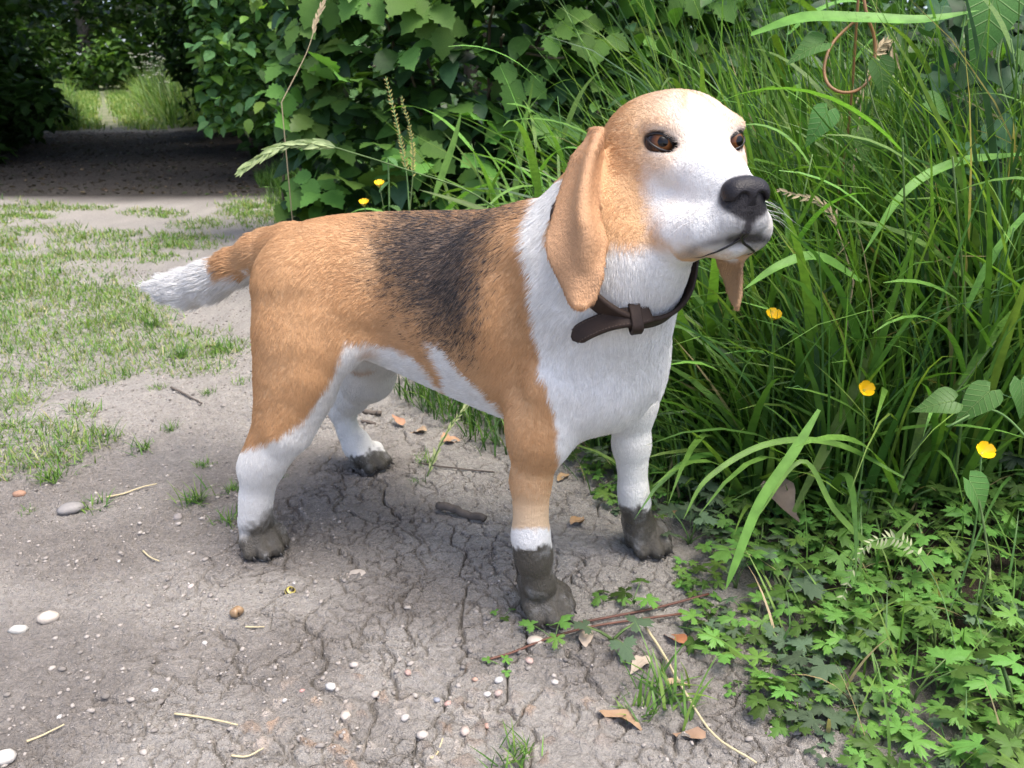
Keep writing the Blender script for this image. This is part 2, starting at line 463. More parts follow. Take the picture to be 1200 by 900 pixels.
def lobed(n_lobes, depth, teeth, size, cup=.15, seed=0, gap=.5):
    """a palmate, deeply cut and toothed leaf as a fan round its base"""
    rnd = random.Random(seed); pts = []
    span = 2 * math.pi - gap
    per = 4 + 2 * teeth
    for L_ in range(n_lobes):
        mid = -span / 2 + span * (L_ + .5) / n_lobes; half = span / n_lobes / 2
        big = 1.0 - .28 * abs((L_ - (n_lobes - 1) / 2) / max(1, (n_lobes - 1) / 2))
        for (a, r) in ((-1.0, depth), (-.80, .62), (-.60, .56), (-.46, .92), (-.20, .78), (0, 1.0), (.20, .78), (.46, .92), (.60, .56), (.80, .62)):
            pts.append((mid + a * half, r * big * (1 + rnd.uniform(-.06, .06))))
    vs = [(0, 0, 0)]; N = len(pts)
    for a, r in pts:
        vs.append((math.sin(a) * r * .5 * size, math.cos(a) * r * .5 * size, cup * size * .25 * r + rnd.uniform(-.02, .02) * size))
    for a, r in pts:
        vs.append((math.sin(a) * r * size, math.cos(a) * r * size, (cup * .25 - .18 * r) * size * r + rnd.uniform(-.03, .03) * size))
    fs = []
    for i in range(N - 1):
        fs += [(0, 1 + i + 1, 1 + i), (1 + i, 2 + i, 2 + N + i, 1 + N + i)]
    return vs, fs
def tri_faces(fs):
    out = []
    for f in fs:
        for i in range(1, len(f) - 1): out.append((f[0], f[i], f[i + 1]))
    return np.array(out)
def scatter_leaves(name, shape, pos, d, up, size, tint, mat=None):
    vs, fs = shape; tv = np.array(vs, float); tf = tri_faces(fs)
    V, Fc = scatter(tv, tf, pos, size.reshape(-1, 1), rot_from(d, up))
    return stuff(name, V, Fc, np.repeat(tint, len(tv), 0), mat)
def merged(parts):
    Vs, Fs, T, o = [], [], [], 0
    for V, Fc, t in parts:
        if Fc.shape[1] == 4: Fc = np.vstack([Fc[:, [0, 1, 2]], Fc[:, [0, 2, 3]]])
        Vs.append(V); Fs.append(Fc + o); T.append(t); o += len(V)
    return np.vstack(Vs), np.vstack(Fs), np.vstack(T)
def keep_out(x, y, r=.0):
    """True where a plant would grow through the dog"""
    q = np.stack([x - DO[0], y - DO[1]], 1); u = q @ DF[:2]; v = q @ DL[:2]
    return (u > -.50 - r) & (u < .14 + r) & (np.abs(v) < .15 + r)
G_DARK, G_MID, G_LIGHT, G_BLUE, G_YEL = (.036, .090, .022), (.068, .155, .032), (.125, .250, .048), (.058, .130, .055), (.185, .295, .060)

# ---------------------------------------------------------------- turf patches on the path
n = 380000
x = RNG.uniform(-3.9, .1, n); y = .9 + RNG.random(n) ** 1.2 * 3.0
px, py = proj(np.stack([x, y, np.zeros(n)], 1))
def blob(px, py, cx, cy, rx, ry): return np.exp(-(((px - cx) / rx) ** 2 + ((py - cy) / ry) ** 2))
mk = 0
for c in ((60, 375, 150, 62), (20, 340, 120, 40), (150, 395, 110, 18), (230, 408, 70, 12), (190, 430, 90, 14), (50, 525, 75, 34), (20, 470, 35, 16), (95, 480, 22, 10), (75, 440, 80, 14), (120, 300, 140, 12),
          (60, 245, 90, 8), (20, 255, 60, 7), (180, 250, 60, 6), (60, 270, 110, 7), (200, 290, 90, 10), (250, 262, 60, 12), (150, 280, 160, 10), (300, 250, 60, 25), (-100, 380, 150, 150), (-200, 300, 250, 80), (-400, 330, 300, 90), (0, 550, 25, 14)):
    mk = np.maximum(mk, blob(px, py, *c) * (.60 if c[1] <= 300 and c[0] > -50 else 1))
clump = n3(x, y, 9, 71) * .6 + n3(x, y, 28, 72) * .5
k = (mk * 1.35 * clump > .20 + .30 * RNG.random(n)) & (off_edge(x, y) < .2); x, y = x[k], y[k]; n = len(x)
far = sst(y, 1.2, 3.0)
L = RNG.uniform(.010, .032, n) * (.5 + .9 * n3(x, y, 12, 73)); W = RNG.uniform(.0012, .0026, n) * (1 + far)
V, Fc, kk = blades(np.stack([x, y, interp_z(x, y) - .002], 1), RNG.uniform(0, 6.28, n), L, W, RNG.uniform(.3, 1.35, n), RNG.uniform(.1, .9, n), 3)
t = tinted(n, [G_MID, G_LIGHT, G_YEL, (.24, .29, .09), (.40, .36, .20)], .25, [.10, .32, .34, .16, .08])
stuff('turf_grass', V, Fc, np.repeat(t, kk, 0))

# single tufts on the bare clay
def tuft_mesh(seed, nb, h, spread=1.0):
    r = np.random.default_rng(seed)
    b = np.zeros((nb, 3)); b[:, :2] = r.normal(0, .010 * spread, (nb, 2))
    V, Fc, kk = blades(b, r.uniform(0, 6.28, nb), r.uniform(.4, 1.1, nb) * h, r.uniform(.0013, .0028, nb), r.uniform(.2, 1.1, nb), r.uniform(.1, .9, nb), 4)
    cols = np.array([G_MID, G_LIGHT, G_YEL])[r.integers(0, 3, nb)] * r.uniform(.8, 1.2, (nb, 1))
    me = mesh_from('grass_tuft', V, Fc, GREEN); vcol(me, 'tint', np.repeat(cols, kk, 0)); return me
tufts = [tuft_mesh(900 + i, 34 + 9 * (i % 3), .028 + .006 * (i % 3)) for i in range(6)]
TUFT_SPOTS = [(112, 592, 1.0), (165, 528, 1.0), (228, 588, .9), (268, 610, 1.0), (240, 545, .5), (200, 505, .6), (283, 449, .9), (258, 412, 1.1), (215, 418, 1.3), (150, 440, 1.0), (185, 455, .6), (245, 462, .6), (30, 600, .5), (275, 575, .6), (330, 560, .4), (490, 565, .5),
              (497, 540, .6), (775, 825, 1.2), (745, 830, .7), (600, 890, .9), (180, 382, 1.0), (100, 455, .8), (130, 512, .8), (60, 560, .9), (15, 500, 1.1)]
tuft_words = {(112, 592): 'small green grass tuft beside the flat grey stone on bare clay', (165, 528): 'small grass tuft on bare clay between the turf patch and the hind leg', (228, 588): 'low grass tuft on bare clay left of the near hind paw',
              (268, 610): 'flat grass tuft touching the ground just behind the near hind paw', (775, 825): 'spiky grass tuft at the lower right edge of the clay beside the dry straw', (600, 890): 'thin grass tuft at the bottom edge of the picture',
              (240, 545): 'tiny grass tuft on bare clay above the low tuft, left of the hock', (200, 505): 'tiny grass tuft on bare clay midway between the thin dark twig and the pointed tuft', (283, 449): 'grass tuft close against the back of the dog’s thigh',
              (258, 412): 'lush grass tuft just left of the dog’s thigh, under the tail', (215, 418): 'widest grass tuft under the white tip of the tail', (150, 440): 'grass tuft left of the widest one, below the turf', (185, 455): 'small grass tuft just above the thin dark twig',
              (245, 462): 'small grass tuft at the right end of the thin dark twig', (30, 600): 'tiny grass tuft by the left edge, below the reddish-brown stone', (275, 575): 'small grass tuft behind the near hock', (330, 560): 'tiny grass tuft showing just in front of the near hock',
              (490, 565): 'tiny grass tuft at the foot of the seeding grass stalk under the belly', (497, 540): 'small grass tuft beside the seeding grass stalk, under the belly', (745, 830): 'smaller thin grass tuft just left of the spiky tuft at the lower right',
              (180, 382): 'grass tuft just below the white tail tip, on the turf edge', (100, 455): 'grass tuft at the upper left between two turf patches', (130, 512): 'grass tuft on the right edge of the lower turf patch', (60, 560): 'grass tuft on the bottom edge of the lower turf patch', (15, 500): 'grass tuft at the left edge of the picture in the lower turf patch'}
for i, (px_, py_, s) in enumerate(TUFT_SPOTS):
    p = gpt(px_, py_, -.002)
    o = obj('grass_tuft', tufts[i % 6], loc=p, rot=(0, 0, i * 1.7), scale=s * random.uniform(.85, 1.2))
    if (px_, py_) in tuft_words: tag(o, tuft_words[(px_, py_)], 'grass tuft', 'grass tufts on the bare clay')
    else: tag(o, 'little green grass tuft growing out of the bare clay path', 'grass tuft', 'grass tufts on the bare clay')

# ---------------------------------------------------------------- the verge: fine grass, tall grass, darker undergrowth
def edge_points(n, lo, hi, y0, y1, p=1.0):
    y = y0 + (y1 - y0) * RNG.random(n) ** p; e = lo + (hi - lo) * RNG.random(n)
    return edge_x(y) + e / .93, y, e
parts = []
# short verge grass along the path
x, y, e = edge_points(22000, -.06, .35, 1.0, 4.6, 1.1)
k = (n3(x, y, 8, 81) + .35 * sst(e, -.05, .2) - .12 * sst(y, 1.7, 1.2) > .42 + .3 * RNG.random(len(x))) & ~keep_out(x, y, .02) ; x, y, e = x[k], y[k], e[k]; n = len(x)
V, Fc, kk = blades(np.stack([x, y, interp_z(x, y)], 1), RNG.uniform(0, 6.28, n), RNG.uniform(.04, .13, n) * (.7 + .9 * sst(e, 0, .25)), RNG.uniform(.002, .0042, n), RNG.uniform(.05, .8, n), RNG.uniform(.2, 1.3, n), 4)
t = tinted(n, [G_DARK, G_MID, G_LIGHT, G_YEL], .25, [.2, .4, .3, .1]); parts.append((V, Fc, np.repeat(t, kk, 0)))
x, y, e = edge_points(800, .02, .55, .48, 1.05)
k = ~keep_out(x, y, .03); x, y, e = x[k], y[k], e[k]; n = len(x)
V, Fc, kk = blades(np.stack([x, y, interp_z(x, y)], 1), RNG.uniform(0, 6.28, n), RNG.uniform(.03, .11, n), RNG.uniform(.0018, .004, n), RNG.uniform(.1, 1.0, n), RNG.uniform(.2, 1.4, n), 5)
parts.append((V, Fc, np.repeat(tinted(n, [G_MID, G_LIGHT, G_YEL, (.36, .30, .16)], .25, [.3, .4, .2, .1]), kk, 0)))
V, Fc, t = merged(parts); stuff('verge_grass', V, Fc, t)
# tall grass
parts = []
for (nn, lo, hi, y0, y1, h0, h1, w0, w1, p) in ((3600, .18, .90, .86, 1.45, .18, .54, .006, .0150, 1.0), (4200, .25, .9, .86, 1.45, .22, .56, .0028, .0055, 1.0), (1500, .5, 1.3, 1.35, 2.0, .25, .62, .004, .010, 1.0), (7000, .02, .42, 1.35, 4.6, .12, .32, .0035, .008, 1.2), (5200, .08, .36, .92, 1.6, .12, .30, .003, .006, 1.0)):
    x, y, e = edge_points(nn, lo, hi, y0, y1, p)
    k = (n3(x, y, 6, 84) > .28 + .25 * RNG.random(nn)) & ~keep_out(x, y, .03); x, y, e = x[k], y[k], e[k]; n = len(x)
    az = np.where(RNG.random(n) < .65, RNG.normal(math.pi * .98, .9, n), RNG.uniform(0, 6.28, n))
    L = RNG.uniform(h0, h1, n) * (.65 + .5 * sst(e, .1, .6))
    ppx = proj(np.stack([x, y, np.full(n, .2)], 1))[0]; L = L * np.where((y > 1.2) & (ppx < 760), .55, 1)
    V, Fc, kk = blades(np.stack([x, y, interp_z(x, y)], 1), az, L, RNG.uniform(w0, w1, n), np.abs(RNG.normal(.15, .38, n)), RNG.uniform(.1, 2.1, n) * RNG.uniform(.4, 1, n), 7, RNG.normal(0, .9, n))
    t = tinted(n, [G_DARK, G_MID, G_LIGHT, G_BLUE, G_YEL, (.34, .29, .16)], .25, [.06, .24, .38, .12, .17, .03]); parts.append((V, Fc, np.repeat(t, kk, 0)))
V, Fc, t = merged(parts); stuff('tall_grass', V, Fc, t)

STEM_G = leaf_mat('grass stem', base=(.11, .20, .055), rough=.5, trans=0, var=.3)
# broad grass clumps near the path: every blade its own
def broad_blade(seed):
    r = np.random.default_rng(seed)
    V, Fc, kk = blades(np.zeros((1, 3)), np.zeros(1), np.array([1.0]), np.array([.030 * r.uniform(.8, 1.3)]), np.array([r.uniform(.08, .3)]), np.array([r.uniform(.5, 1.9)]), 10, np.array([r.uniform(-.7, .7)]))
    V = V.copy(); V[0::2, 2] += .001; return mesh_from('blade', V, Fc, BL_M)
BL_M = leaf_mat('broad grass blade', base=(.135, .265, .050), rough=.45, trans=.34, var=.5, spec=.25)
blade_ms = [broad_blade(40 + i) for i in range(12)]
clump_spots = []
for i in range(70):
    for _ in range(40):
        y_ = .80 + random.random() ** 1.2 * .95; e_ = .15 + random.random() * .62; x_ = float(edge_x(y_)) + e_ / .93
        if keep_out(np.array([x_]), np.array([y_]), .12)[0]: continue
        if all((x_ - a) ** 2 + (y_ - b) ** 2 > .0045 for a, b in clump_spots): break
    clump_spots.append((x_, y_))
for i, (x_, y_) in enumerate(clump_spots):
    o = empty('grass_clump', (x_, y_, gz(x_, y_)), random.uniform(0, 6.28))
    tag(o, 'clump of broad arching green grass blades in the verge', 'grass clump', 'broad grass clumps in the verge')
    for j in range(random.randint(6, 9)):
        b = obj('blade', blade_ms[random.randrange(12)], o, rot=(random.uniform(-.15, .15), random.uniform(-.1, .1), random.uniform(0, 6.28)))
        s = random.uniform(.20, .52); b.scale = (s * .95, s * 1.1, s * random.uniform(.75, 1.1)); b.location = (random.uniform(-.02, .02), random.uniform(-.02, .02), 0)

# leafy grass stems: blades leave the stem on alternate sides
def stalk_blade(seed):
    r = np.random.default_rng(seed)
    V, Fc, kk = blades(np.zeros((1, 3)), np.zeros(1), np.array([1.0]), np.array([.060 * r.uniform(.8, 1.3)]), np.array([r.uniform(.45, .8)]), np.array([r.uniform(.5, 1.7)]), 9, np.array([r.uniform(-.8, .8)]))
    V = V.copy(); V[0::2, 2] += .003; return mesh_from('blade', V, Fc, BL_M if seed % 3 else BL_L)
BL_L = leaf_mat('light grass blade', base=(.165, .310, .070), rough=.42, trans=.35, var=.25, spec=.25)
stalk_ms = [stalk_blade(700 + i) for i in range(10)]
st_spots = []
for i in range(64):
    for _ in range(40):
        y_ = .80 + random.random() * .75; e_ = .14 + random.random() * .55; x_ = float(edge_x(y_)) + e_ / .93
        if keep_out(np.array([x_]), np.array([y_]), .10)[0]: continue
        if all((x_ - a) ** 2 + (y_ - b) ** 2 > .004 for a, b in st_spots): break
    st_spots.append((x_, y_))
    o = empty('leafy_grass_stem', (x_, y_, gz(x_, y_)), random.uniform(0, 6.28)); tag(o, 'leafy grass stem with light blades standing off it on both sides, in the verge', 'grass stem', 'leafy grass stems in the verge')
    h = random.uniform(.22, .50) * (.75 + .5 * e_); lx, ly = random.uniform(-.16, .16), random.uniform(-.16, .16)
    pth = spline([(0, 0, 0), (lx * .3, ly * .3, h * .5), (lx, ly, h)], 7)
    vs, fs = tube(pth, [.0019, .0018, .0017, .0015, .0013, .0011, .0008], 5); obj('stem', mesh_from('stem', vs, fs, STEM_G), o)
    nb = random.randint(4, 7); a0 = random.uniform(0, 6.28)
    for j in range(nb):
        t = .25 + .72 * j / (nb - 1); k = t * 6; q = pth[int(k)] * (1 - k % 1) + pth[min(6, int(k) + 1)] * (k % 1)
        b = obj('blade', stalk_ms[random.randrange(10)], o, loc=tuple(q), rot=(random.uniform(-.2, .2), random.uniform(-.2, .2), a0 + math.pi * (j % 2) + random.uniform(-.5, .5)))
        s = random.uniform(.12, .24); b.scale = (s, s, s)

# dark undergrowth leaves that close the verge
parts = []
shape = leaf_shape(OVAL, 1, .62, .2, .25); tv, tf = np.array(shape[0], float), tri_faces(shape[1])
for (nn, lo, hi, y0, y1, z0, z1, s0, s1) in ((5200, .55, 1.3, .8, 2.6, .02, .55, .03, .06), (7000, .35, 1.6, 1.6, 5.5, .05, .9, .03, .065), (3200, .12, .7, .9, 2.4, .01, .10, .015, .035), (9000, 1.0, 2.6, .8, 4.0, .05, 1.15, .03, .06)):
    x, y, e = edge_points(nn, lo, hi, y0, y1); n = nn
    z_ = interp_z(x, y) + z0 + (z1 - z0) * RNG.random(n) * sst(e, lo - .05, lo + .35)
    az = RNG.uniform(0, 6.28, n); d = np.stack([np.cos(az), np.sin(az), RNG.uniform(-.7, .3, n)], 1); up = np.stack([RNG.normal(0, .4, n) - .2, RNG.normal(0, .4, n) - .2, np.ones(n)], 1)
    ok = ~keep_out(x, y, .04)
    V, Fc = scatter(tv, tf, np.stack([x, y, z_], 1)[ok], RNG.uniform(s0, s1, n)[ok].reshape(-1, 1), rot_from(d, up)[ok])
    parts.append((V, Fc, np.repeat(tinted(n, [G_DARK, G_MID, G_BLUE], .3)[ok], len(tv), 0)))
V, Fc, t = merged(parts); stuff('undergrowth', V, Fc, t)

# ---------------------------------------------------------------- creeping buttercup: the low cut leaves at the lower right
BC_M = leaf_mat('buttercup leaf', base=(.105, .215, .046), rough=.5, trans=.28, var=.65, spec=.22)
BC_GREY = leaf_mat('dusty buttercup leaf', base=(.085, .130, .075), rough=.75, trans=.15, var=.25, spec=.15)
STEM_M = leaf_mat('green stem', base=(.10, .17, .05), rough=.5, trans=0, var=.3)
RED_M = leaf_mat('reddish runner', base=(.13, .055, .04), rough=.5, trans=0, var=.3)
BC_Y = leaf_mat('young buttercup leaf', base=(.150, .290, .060), rough=.45, trans=.33, var=.25, spec=.25)
bc_leaf = [mesh_from('leaf', *lobed(3 + 2 * (i % 2), .16 + .06 * (i % 3), 1, 1.0, .3, 60 + i, 1.3 if i % 2 == 0 else 1.0), BC_Y if i % 4 == 3 else BC_M) for i in range(8)]
bc_grey = [mesh_from('leaf', *lobed(3 + 2 * (i % 2), .34, 1, 1.0, .3, 80 + i, 1.2), BC_GREY) for i in range(3)]
def stem_mesh(h, bend, r=.0011, mat=None):
    vs, fs = tube([(bend * (t ** 2), 0, h * t) for t in (0, .35, .7, 1)], [r, r, r * .9, r * .7], 4)
    return mesh_from('stem', vs, fs, mat or STEM_M)
bc_stem = [stem_mesh(1, b, .022) for b in (.2, .4, .7)]
def buttercup_plant(p, s, nl, grey=False, rz=0.0, flat=1.0):
    o = empty('buttercup_plant', p, rz)
    for j in range(nl):
        a = 2 * math.pi * j / nl + random.uniform(-.5, .5); h = s * random.uniform(.5, 1.3) * flat; r = s * random.uniform(.2, .8)
        b = random.randrange(3)
        st = obj('stem', bc_stem[b], o, rot=(0, 0, a)); st.scale = (r / (.2, .4, .7)[b], .045, h)
        st.scale[1] = st.scale[0] * .6
        ms = bc_grey if grey else bc_leaf
        lf = obj('leaf', ms[random.randrange(len(ms))], o, loc=(r * math.cos(a), r * math.sin(a), h), rot=(random.uniform(-.45, .25), random.uniform(-.3, .3), a - math.pi / 2 + random.uniform(-.4, .4)))
        lf.scale = (s * random.uniform(.42, .70),) * 3
    return o
cnt = 0; bc_spots = []
def bc_ok(x_, y_, dmin):
    return all((x_ - a) ** 2 + (y_ - b) ** 2 > dmin ** 2 for a, b in bc_spots)
tries = 0
while cnt < 296 and tries < 12000:
    tries += 1
    px_, py_ = random.uniform(690, 1250), random.uniform(500, 960)
    if px_ < 640 + 0: continue
    p = gpt(px_, py_)
    e_ = float(off_edge(p[0], p[1]))
    if e_ < random.uniform(-.02, .05) or p[1] > 1.35: continue
    if keep_out(np.array([p[0]]), np.array([p[1]]), .0)[0] and px_ < 800: continue
    if not bc_ok(p[0], p[1], .021): continue
    bc_spots.append((p[0], p[1])); cnt += 1
    grey = random.random() < (.34 if e_ < .14 else .05)
    s = random.uniform(.017, .043) * (.75 if e_ < .06 else 1.0)
    o = buttercup_plant(p - np.array([0, 0, .003]), s, random.randint(4, 6), grey, random.uniform(0, 6.28), .55 if e_ < .08 else 1.0)
    tag(o, 'dusty grey creeping buttercup plant with cut leaves at the verge' if grey else 'green creeping buttercup plant with cut, toothed leaves at the verge', 'buttercup plant',
        'dusty creeping buttercups' if grey else 'creeping buttercups covering the verge')
# runners of it on the clay in front of the fore paws, each named by where it grows
for (px_, py_, s, words) in ((650, 752, .030, 'small buttercup shoot on the clay just below the muddy near fore paw'), (588, 778, .016, 'tiny buttercup shoot at the tip of the reddish runner on the clay'), (718, 752, .032, 'dusty flat buttercup leaf on the clay right of the near fore paw'),
                             (708, 705, .026, 'small bright buttercup shoot between the two fore paws, nearer the near paw'), (742, 706, .030, 'bright buttercup shoot between the two fore paws, nearer the leafy verge'), (590, 722, .014, 'tiny seedling on the clay left of the near fore paw')):
    o = buttercup_plant(gpt(px_, py_) - np.array([0, 0, .002]), s, 3, px_ == 718, random.uniform(0, 6), .5); tag(o, words, 'buttercup plant')
def ground_path(pxs, lift):
    return [gpt(a, b, lift) for a, b in pxs]
vs, fs = tube(spline(ground_path([(572, 776), (600, 768), (640, 752), (690, 738), (740, 730), (800, 722)], .003), 24), .0012, 5)
tag(obj('plant_runner', mesh_from('plant_runner', vs, fs, RED_M)), 'thin reddish buttercup runner lying on the clay below the near fore paw', 'runner')
vs, fs = tube(spline(ground_path([(672, 735), (720, 726), (770, 716), (830, 700)], .004), 20), .0013, 5)
tag(obj('plant_runner', mesh_from('plant_runner', vs, fs, RED_M)), 'thin reddish buttercup runner running from the near fore paw to the verge', 'runner')

# ---------------------------------------------------------------- buttercup flowers
PET = NM('yellow petal'); PET.set(color=(.80, .52, .012), rough=.28, spec=.5)
CEN = NM('flower centre'); CEN.set(color=(.35, .33, .03), rough=.6)
pet_me = mesh_from('petal', *leaf_shape([(0, .12), (.2, .45), (.5, .85), (.8, 1.0), (.95, .80), (1, .40)], .0115, .0088, .45, -.35), PET.m)
cen_v, cen_f = ICO_V * .0022, [tuple(f) for f in ICO_F]; cen_me = mesh_from('flower_centre', cen_v, cen_f, CEN.m)
def buttercup_flower(px_, py_, zc, words, tilt):
    top = at_depth(px_, py_, zc); base = np.array([top[0] + .02, top[1] + .02, gz(top[0] + .02, top[1] + .02)])
    o = empty('buttercup_flower', tuple(base)); tag(o, words, 'buttercup flower', 'yellow buttercup flowers')
    rel = top - base
    vs, fs = tube(spline([(0, 0, 0), rel * .5 + np.array([.008, .004, 0]), rel], 9), [.0011] * 5 + [.0008] * 4, 5); obj('stem', mesh_from('stem', vs, fs, STEM_M), o)
    for j in range(5):
        q = obj('petal', pet_me, o, loc=rel); q.rotation_euler = (Matrix.Rotation(tilt, 3, 'X') @ Matrix.Rotation(j * 1.2566, 3, 'Z') @ Matrix.Rotation(.45, 3, 'X')).to_euler()
    obj('flower_centre', cen_me, o, loc=rel)
for a in ((905, 374, .90, 'yellow buttercup flower below the dog’s hanging far ear', .5), (1012, 458, .86, 'yellow buttercup flower in the grass, half turned away, between the other two on the right', .9), (1150, 532, .74, 'wide open yellow buttercup flower nearest the right edge', .7),
          (445, 219, 1.35, 'yellow buttercup flower above the middle of the dog’s back', .4), (427, 241, 1.40, 'yellow buttercup flower just peeping over the dog’s back', .4)):
    buttercup_flower(*a)

# ================================================================ SHRUBS AND TREES
BARK = NM('bark'); _co = BARK.coord()
BARK.set(color=BARK.mix(BARK.noise(_co, 14, 6, .7), (.045, .036, .028), (.16, .135, .11)), rough=.9, normal=BARK.bump(BARK.noise(_co, 40, 6, .7), .8, .01))
LEAF4 = (np.array([(-.5, 0.0, .0), (0, -.1, -.04), (.5, 0, 0), (.42, .55, .05), (0, 1.0, -.12), (-.42, .55, .05)]) * np.array([.62, 1, 1]), np.array([(0, 1, 4), (0, 4, 5), (1, 2, 3), (1, 3, 4)]))
def crown_leaves(c, r, n, size, cols, wts=None, shell=.55, clumps=60, var=.3, seed=0):
    g = np.random.default_rng(seed)
    cc = g.normal(size=(clumps, 3)); cc /= np.linalg.norm(cc, axis=1)[:, None]; cc *= (shell + (1 - shell) * g.random((clumps, 1)) ** .5)
    cr = g.uniform(.14, .34, clumps)
    k = g.integers(0, clumps, n); off = g.normal(size=(n, 3)); off /= np.linalg.norm(off, axis=1)[:, None]
    off *= (g.random((n, 1)) ** .45) * cr[k][:, None]
    p = (cc[k] + off) * np.asarray(r) + np.asarray(c)
    p[:, 2] = np.maximum(p[:, 2], .02 + g.random(n) * .1)
    az = g.uniform(0, 6.28, n); d = np.stack([np.cos(az), np.sin(az), g.uniform(-1.0, .2, n)], 1) + off * .8
    up = np.stack([g.normal(0, .5, n), g.normal(0, .5, n), np.ones(n)], 1)
    V, Fc = scatter(*LEAF4, p, (size * g.uniform(.6, 1.35, n)).reshape(-1, 1), rot_from(d, up))
    cols = np.asarray(cols); t = cols[g.choice(len(cols), n, p=wts)] * g.uniform(1 - var, 1 + var, (n, 1)) * (.8 + .4 * g.random(clumps)[k])[:, None]
    return V, Fc, np.repeat(t, len(LEAF4[0]), 0)
DARKS = [(.030, .070, .018), (.042, .095, .022), (.060, .130, .030)]
def tree(x, y, crowns, n, size, words, trunk_r=.07, cols=DARKS, seed=0, lean=(0, 0), th=2.2):
    rnd = random.Random(seed)
    z0 = gz(x, y); o = empty('tree', (x, y, z0)); tag(o, words, 'tree')
    path = [(0, 0, -.05)] + [(lean[0] * t + rnd.uniform(-.06, .06), lean[1] * t + rnd.uniform(-.06, .06), th * t) for t in (.25, .5, .75, 1)]
    vs, fs = tube(spline(path, 12), list(np.linspace(trunk_r, trunk_r * .4, 12)), 9); obj('trunk', mesh_from('trunk', vs, fs, BARK.m), o)
    for (c, r) in crowns[:3]:
        for k in range(2):
            t = rnd.uniform(.3, .7); s_ = np.array([lean[0] * t, lean[1] * t, th * t])
            e_ = np.array(c) - np.array([x, y, z0]) + np.array([rnd.uniform(-.4, .4) * r[0], rnd.uniform(-.4, .4) * r[1], rnd.uniform(-.2, .3) * r[2]])
            vs, fs = tube(spline([s_, (s_ + e_) / 2 + np.array([0, 0, .15]), e_], 8), list(np.linspace(trunk_r * .4, trunk_r * .08, 8)), 6); obj('limb', mesh_from('limb', vs, fs, BARK.m), o)
    ps = []
    for i, (c, r) in enumerate(crowns):
        ps.append(crown_leaves(c, r, n // len(crowns), size, cols, seed=seed * 7 + i))
    V, Fc, t = merged(ps); V = V - np.array([x, y, z0])
    me = mesh_from('crown', V, Fc, GREEN); vcol(me, 'tint', t); obj('crown', me, o)
    return o
LIT = [(.075, .150, .035), (.11, .20, .045), (.055, .12, .03)]
tree(-4.2, 5.3, [((-4.0, 5.2, 1.0), (1.05, 1.1, 1.2)), ((-3.75, 5.2, .35), (.8, .9, .5)), ((-3.5, 4.9, 2.9), (1.5, 1.3, 1.0))], 16000, .08, 'dark leafy tree at the left of the shaded path, nearest the camera', .09, seed=1)  # last crown is out of view, added to shade the leaves below
tree(-5.0, 7.0, [((-4.75, 6.9, 1.0), (1.1, 1.2, 1.2)), ((-4.35, 6.5, .35), (.75, .9, .5)), ((-4.4, 7.1, 2.9), (1.3, 1.2, 1.1))], 13000, .08, 'dark leafy tree at the left of the shaded path, where the bright gap begins', .08, seed=2)  # upper crown again unseen, added for its shade
tree(-1.05, 5.6, [((-1.9, 4.8, 2.1), (1.5, 1.15, .95)), ((-2.4, 5.6, 2.5), (1.6, 1.2, 1.0)), ((-1.3, 5.9, .85), (.75, .8, .95))], 20000, .08, 'dark tree on the right of the path with branches reaching over it', .08, seed=3, lean=(-.5, 0))
tree(-2.1, 7.7, [((-3.3, 7.0, 2.3), (1.5, 1.1, 1.0)), ((-2.0, 7.5, .95), (.85, .9, 1.0))], 13000, .08, 'dark tree at the far end of the shade, right of the bright gap', .08, seed=4, lean=(-.5, 0))
tree(-.2, 4.5, [((-.25, 4.4, 1.0), (1.1, .8, 1.2))], 7000, .075, 'dense dark tree standing behind the bramble bush', .07, seed=5)
tree(1.7, 4.3, [((1.6, 4.2, 1.0), (1.3, .9, 1.2))], 7000, .075, 'dense dark tree behind the tall grass at the upper right', .07, seed=6)
tree(3.6, 3.7, [((3.4, 3.6, 1.0), (1.2, 1.0, 1.2))], 5000, .075, 'dense dark tree beyond the ivy at the right edge', .07, seed=7)
tree(-5.6, 3.2, [((-5.4, 3.2, 1.1), (1.1, 1.0, 1.2))], 6000, .08, 'leafy tree off the left side of the clay path', .08, seed=21)
tree(-6.2, 1.2, [((-6.0, 1.2, 1.1), (1.1, 1.0, 1.2))], 5000, .08, 'leafy tree left of the path, level with the dog', .08, seed=22)
tree(-5.6, 9.0, [((-3.9, 8.3, 1.95), (1.6, .8, .95))], 5000, .08, 'dark leafy tree whose branch hangs over the bright gap in the path', .09, seed=15, lean=(.5, 0))
tree(-10.0, 21, [((-10.0, 21, 1.9), (2.6, 1.5, 2.2))], 9000, .17, 'sunlit green tree closing the far end of the path', .15, LIT, seed=8, th=3)
tree(-13.8, 20, [((-13.8, 19.6, 1.9), (2.8, 1.5, 2.3))], 8000, .17, 'green tree far away, left of the end of the path', .15, LIT, seed=9, th=3)
tree(-5.6, 18, [((-5.6, 18, 1.9), (2.4, 1.5, 2.2))], 7000, .16, 'green tree far away, right of the end of the path', .15, LIT, seed=10, th=3)
tree(-7.6, 11.5, [((-7.5, 11.2, 1.5), (1.5, 1.6, 1.7))], 7000, .11, 'shady tree on the left bank beyond the bright gap', .1, seed=11)
tree(-2.8, 11.5, [((-2.8, 11.3, 1.3), (1.3, 1.5, 1.5))], 7000, .11, 'shady tree on the right bank beyond the bright gap', .1, seed=12)
tree(.6, 8.0, [((.4, 7.6, 1.4), (1.9, 1.3, 1.6))], 6000, .10, 'dark tree in the thicket far behind the bramble', .1, seed=13)
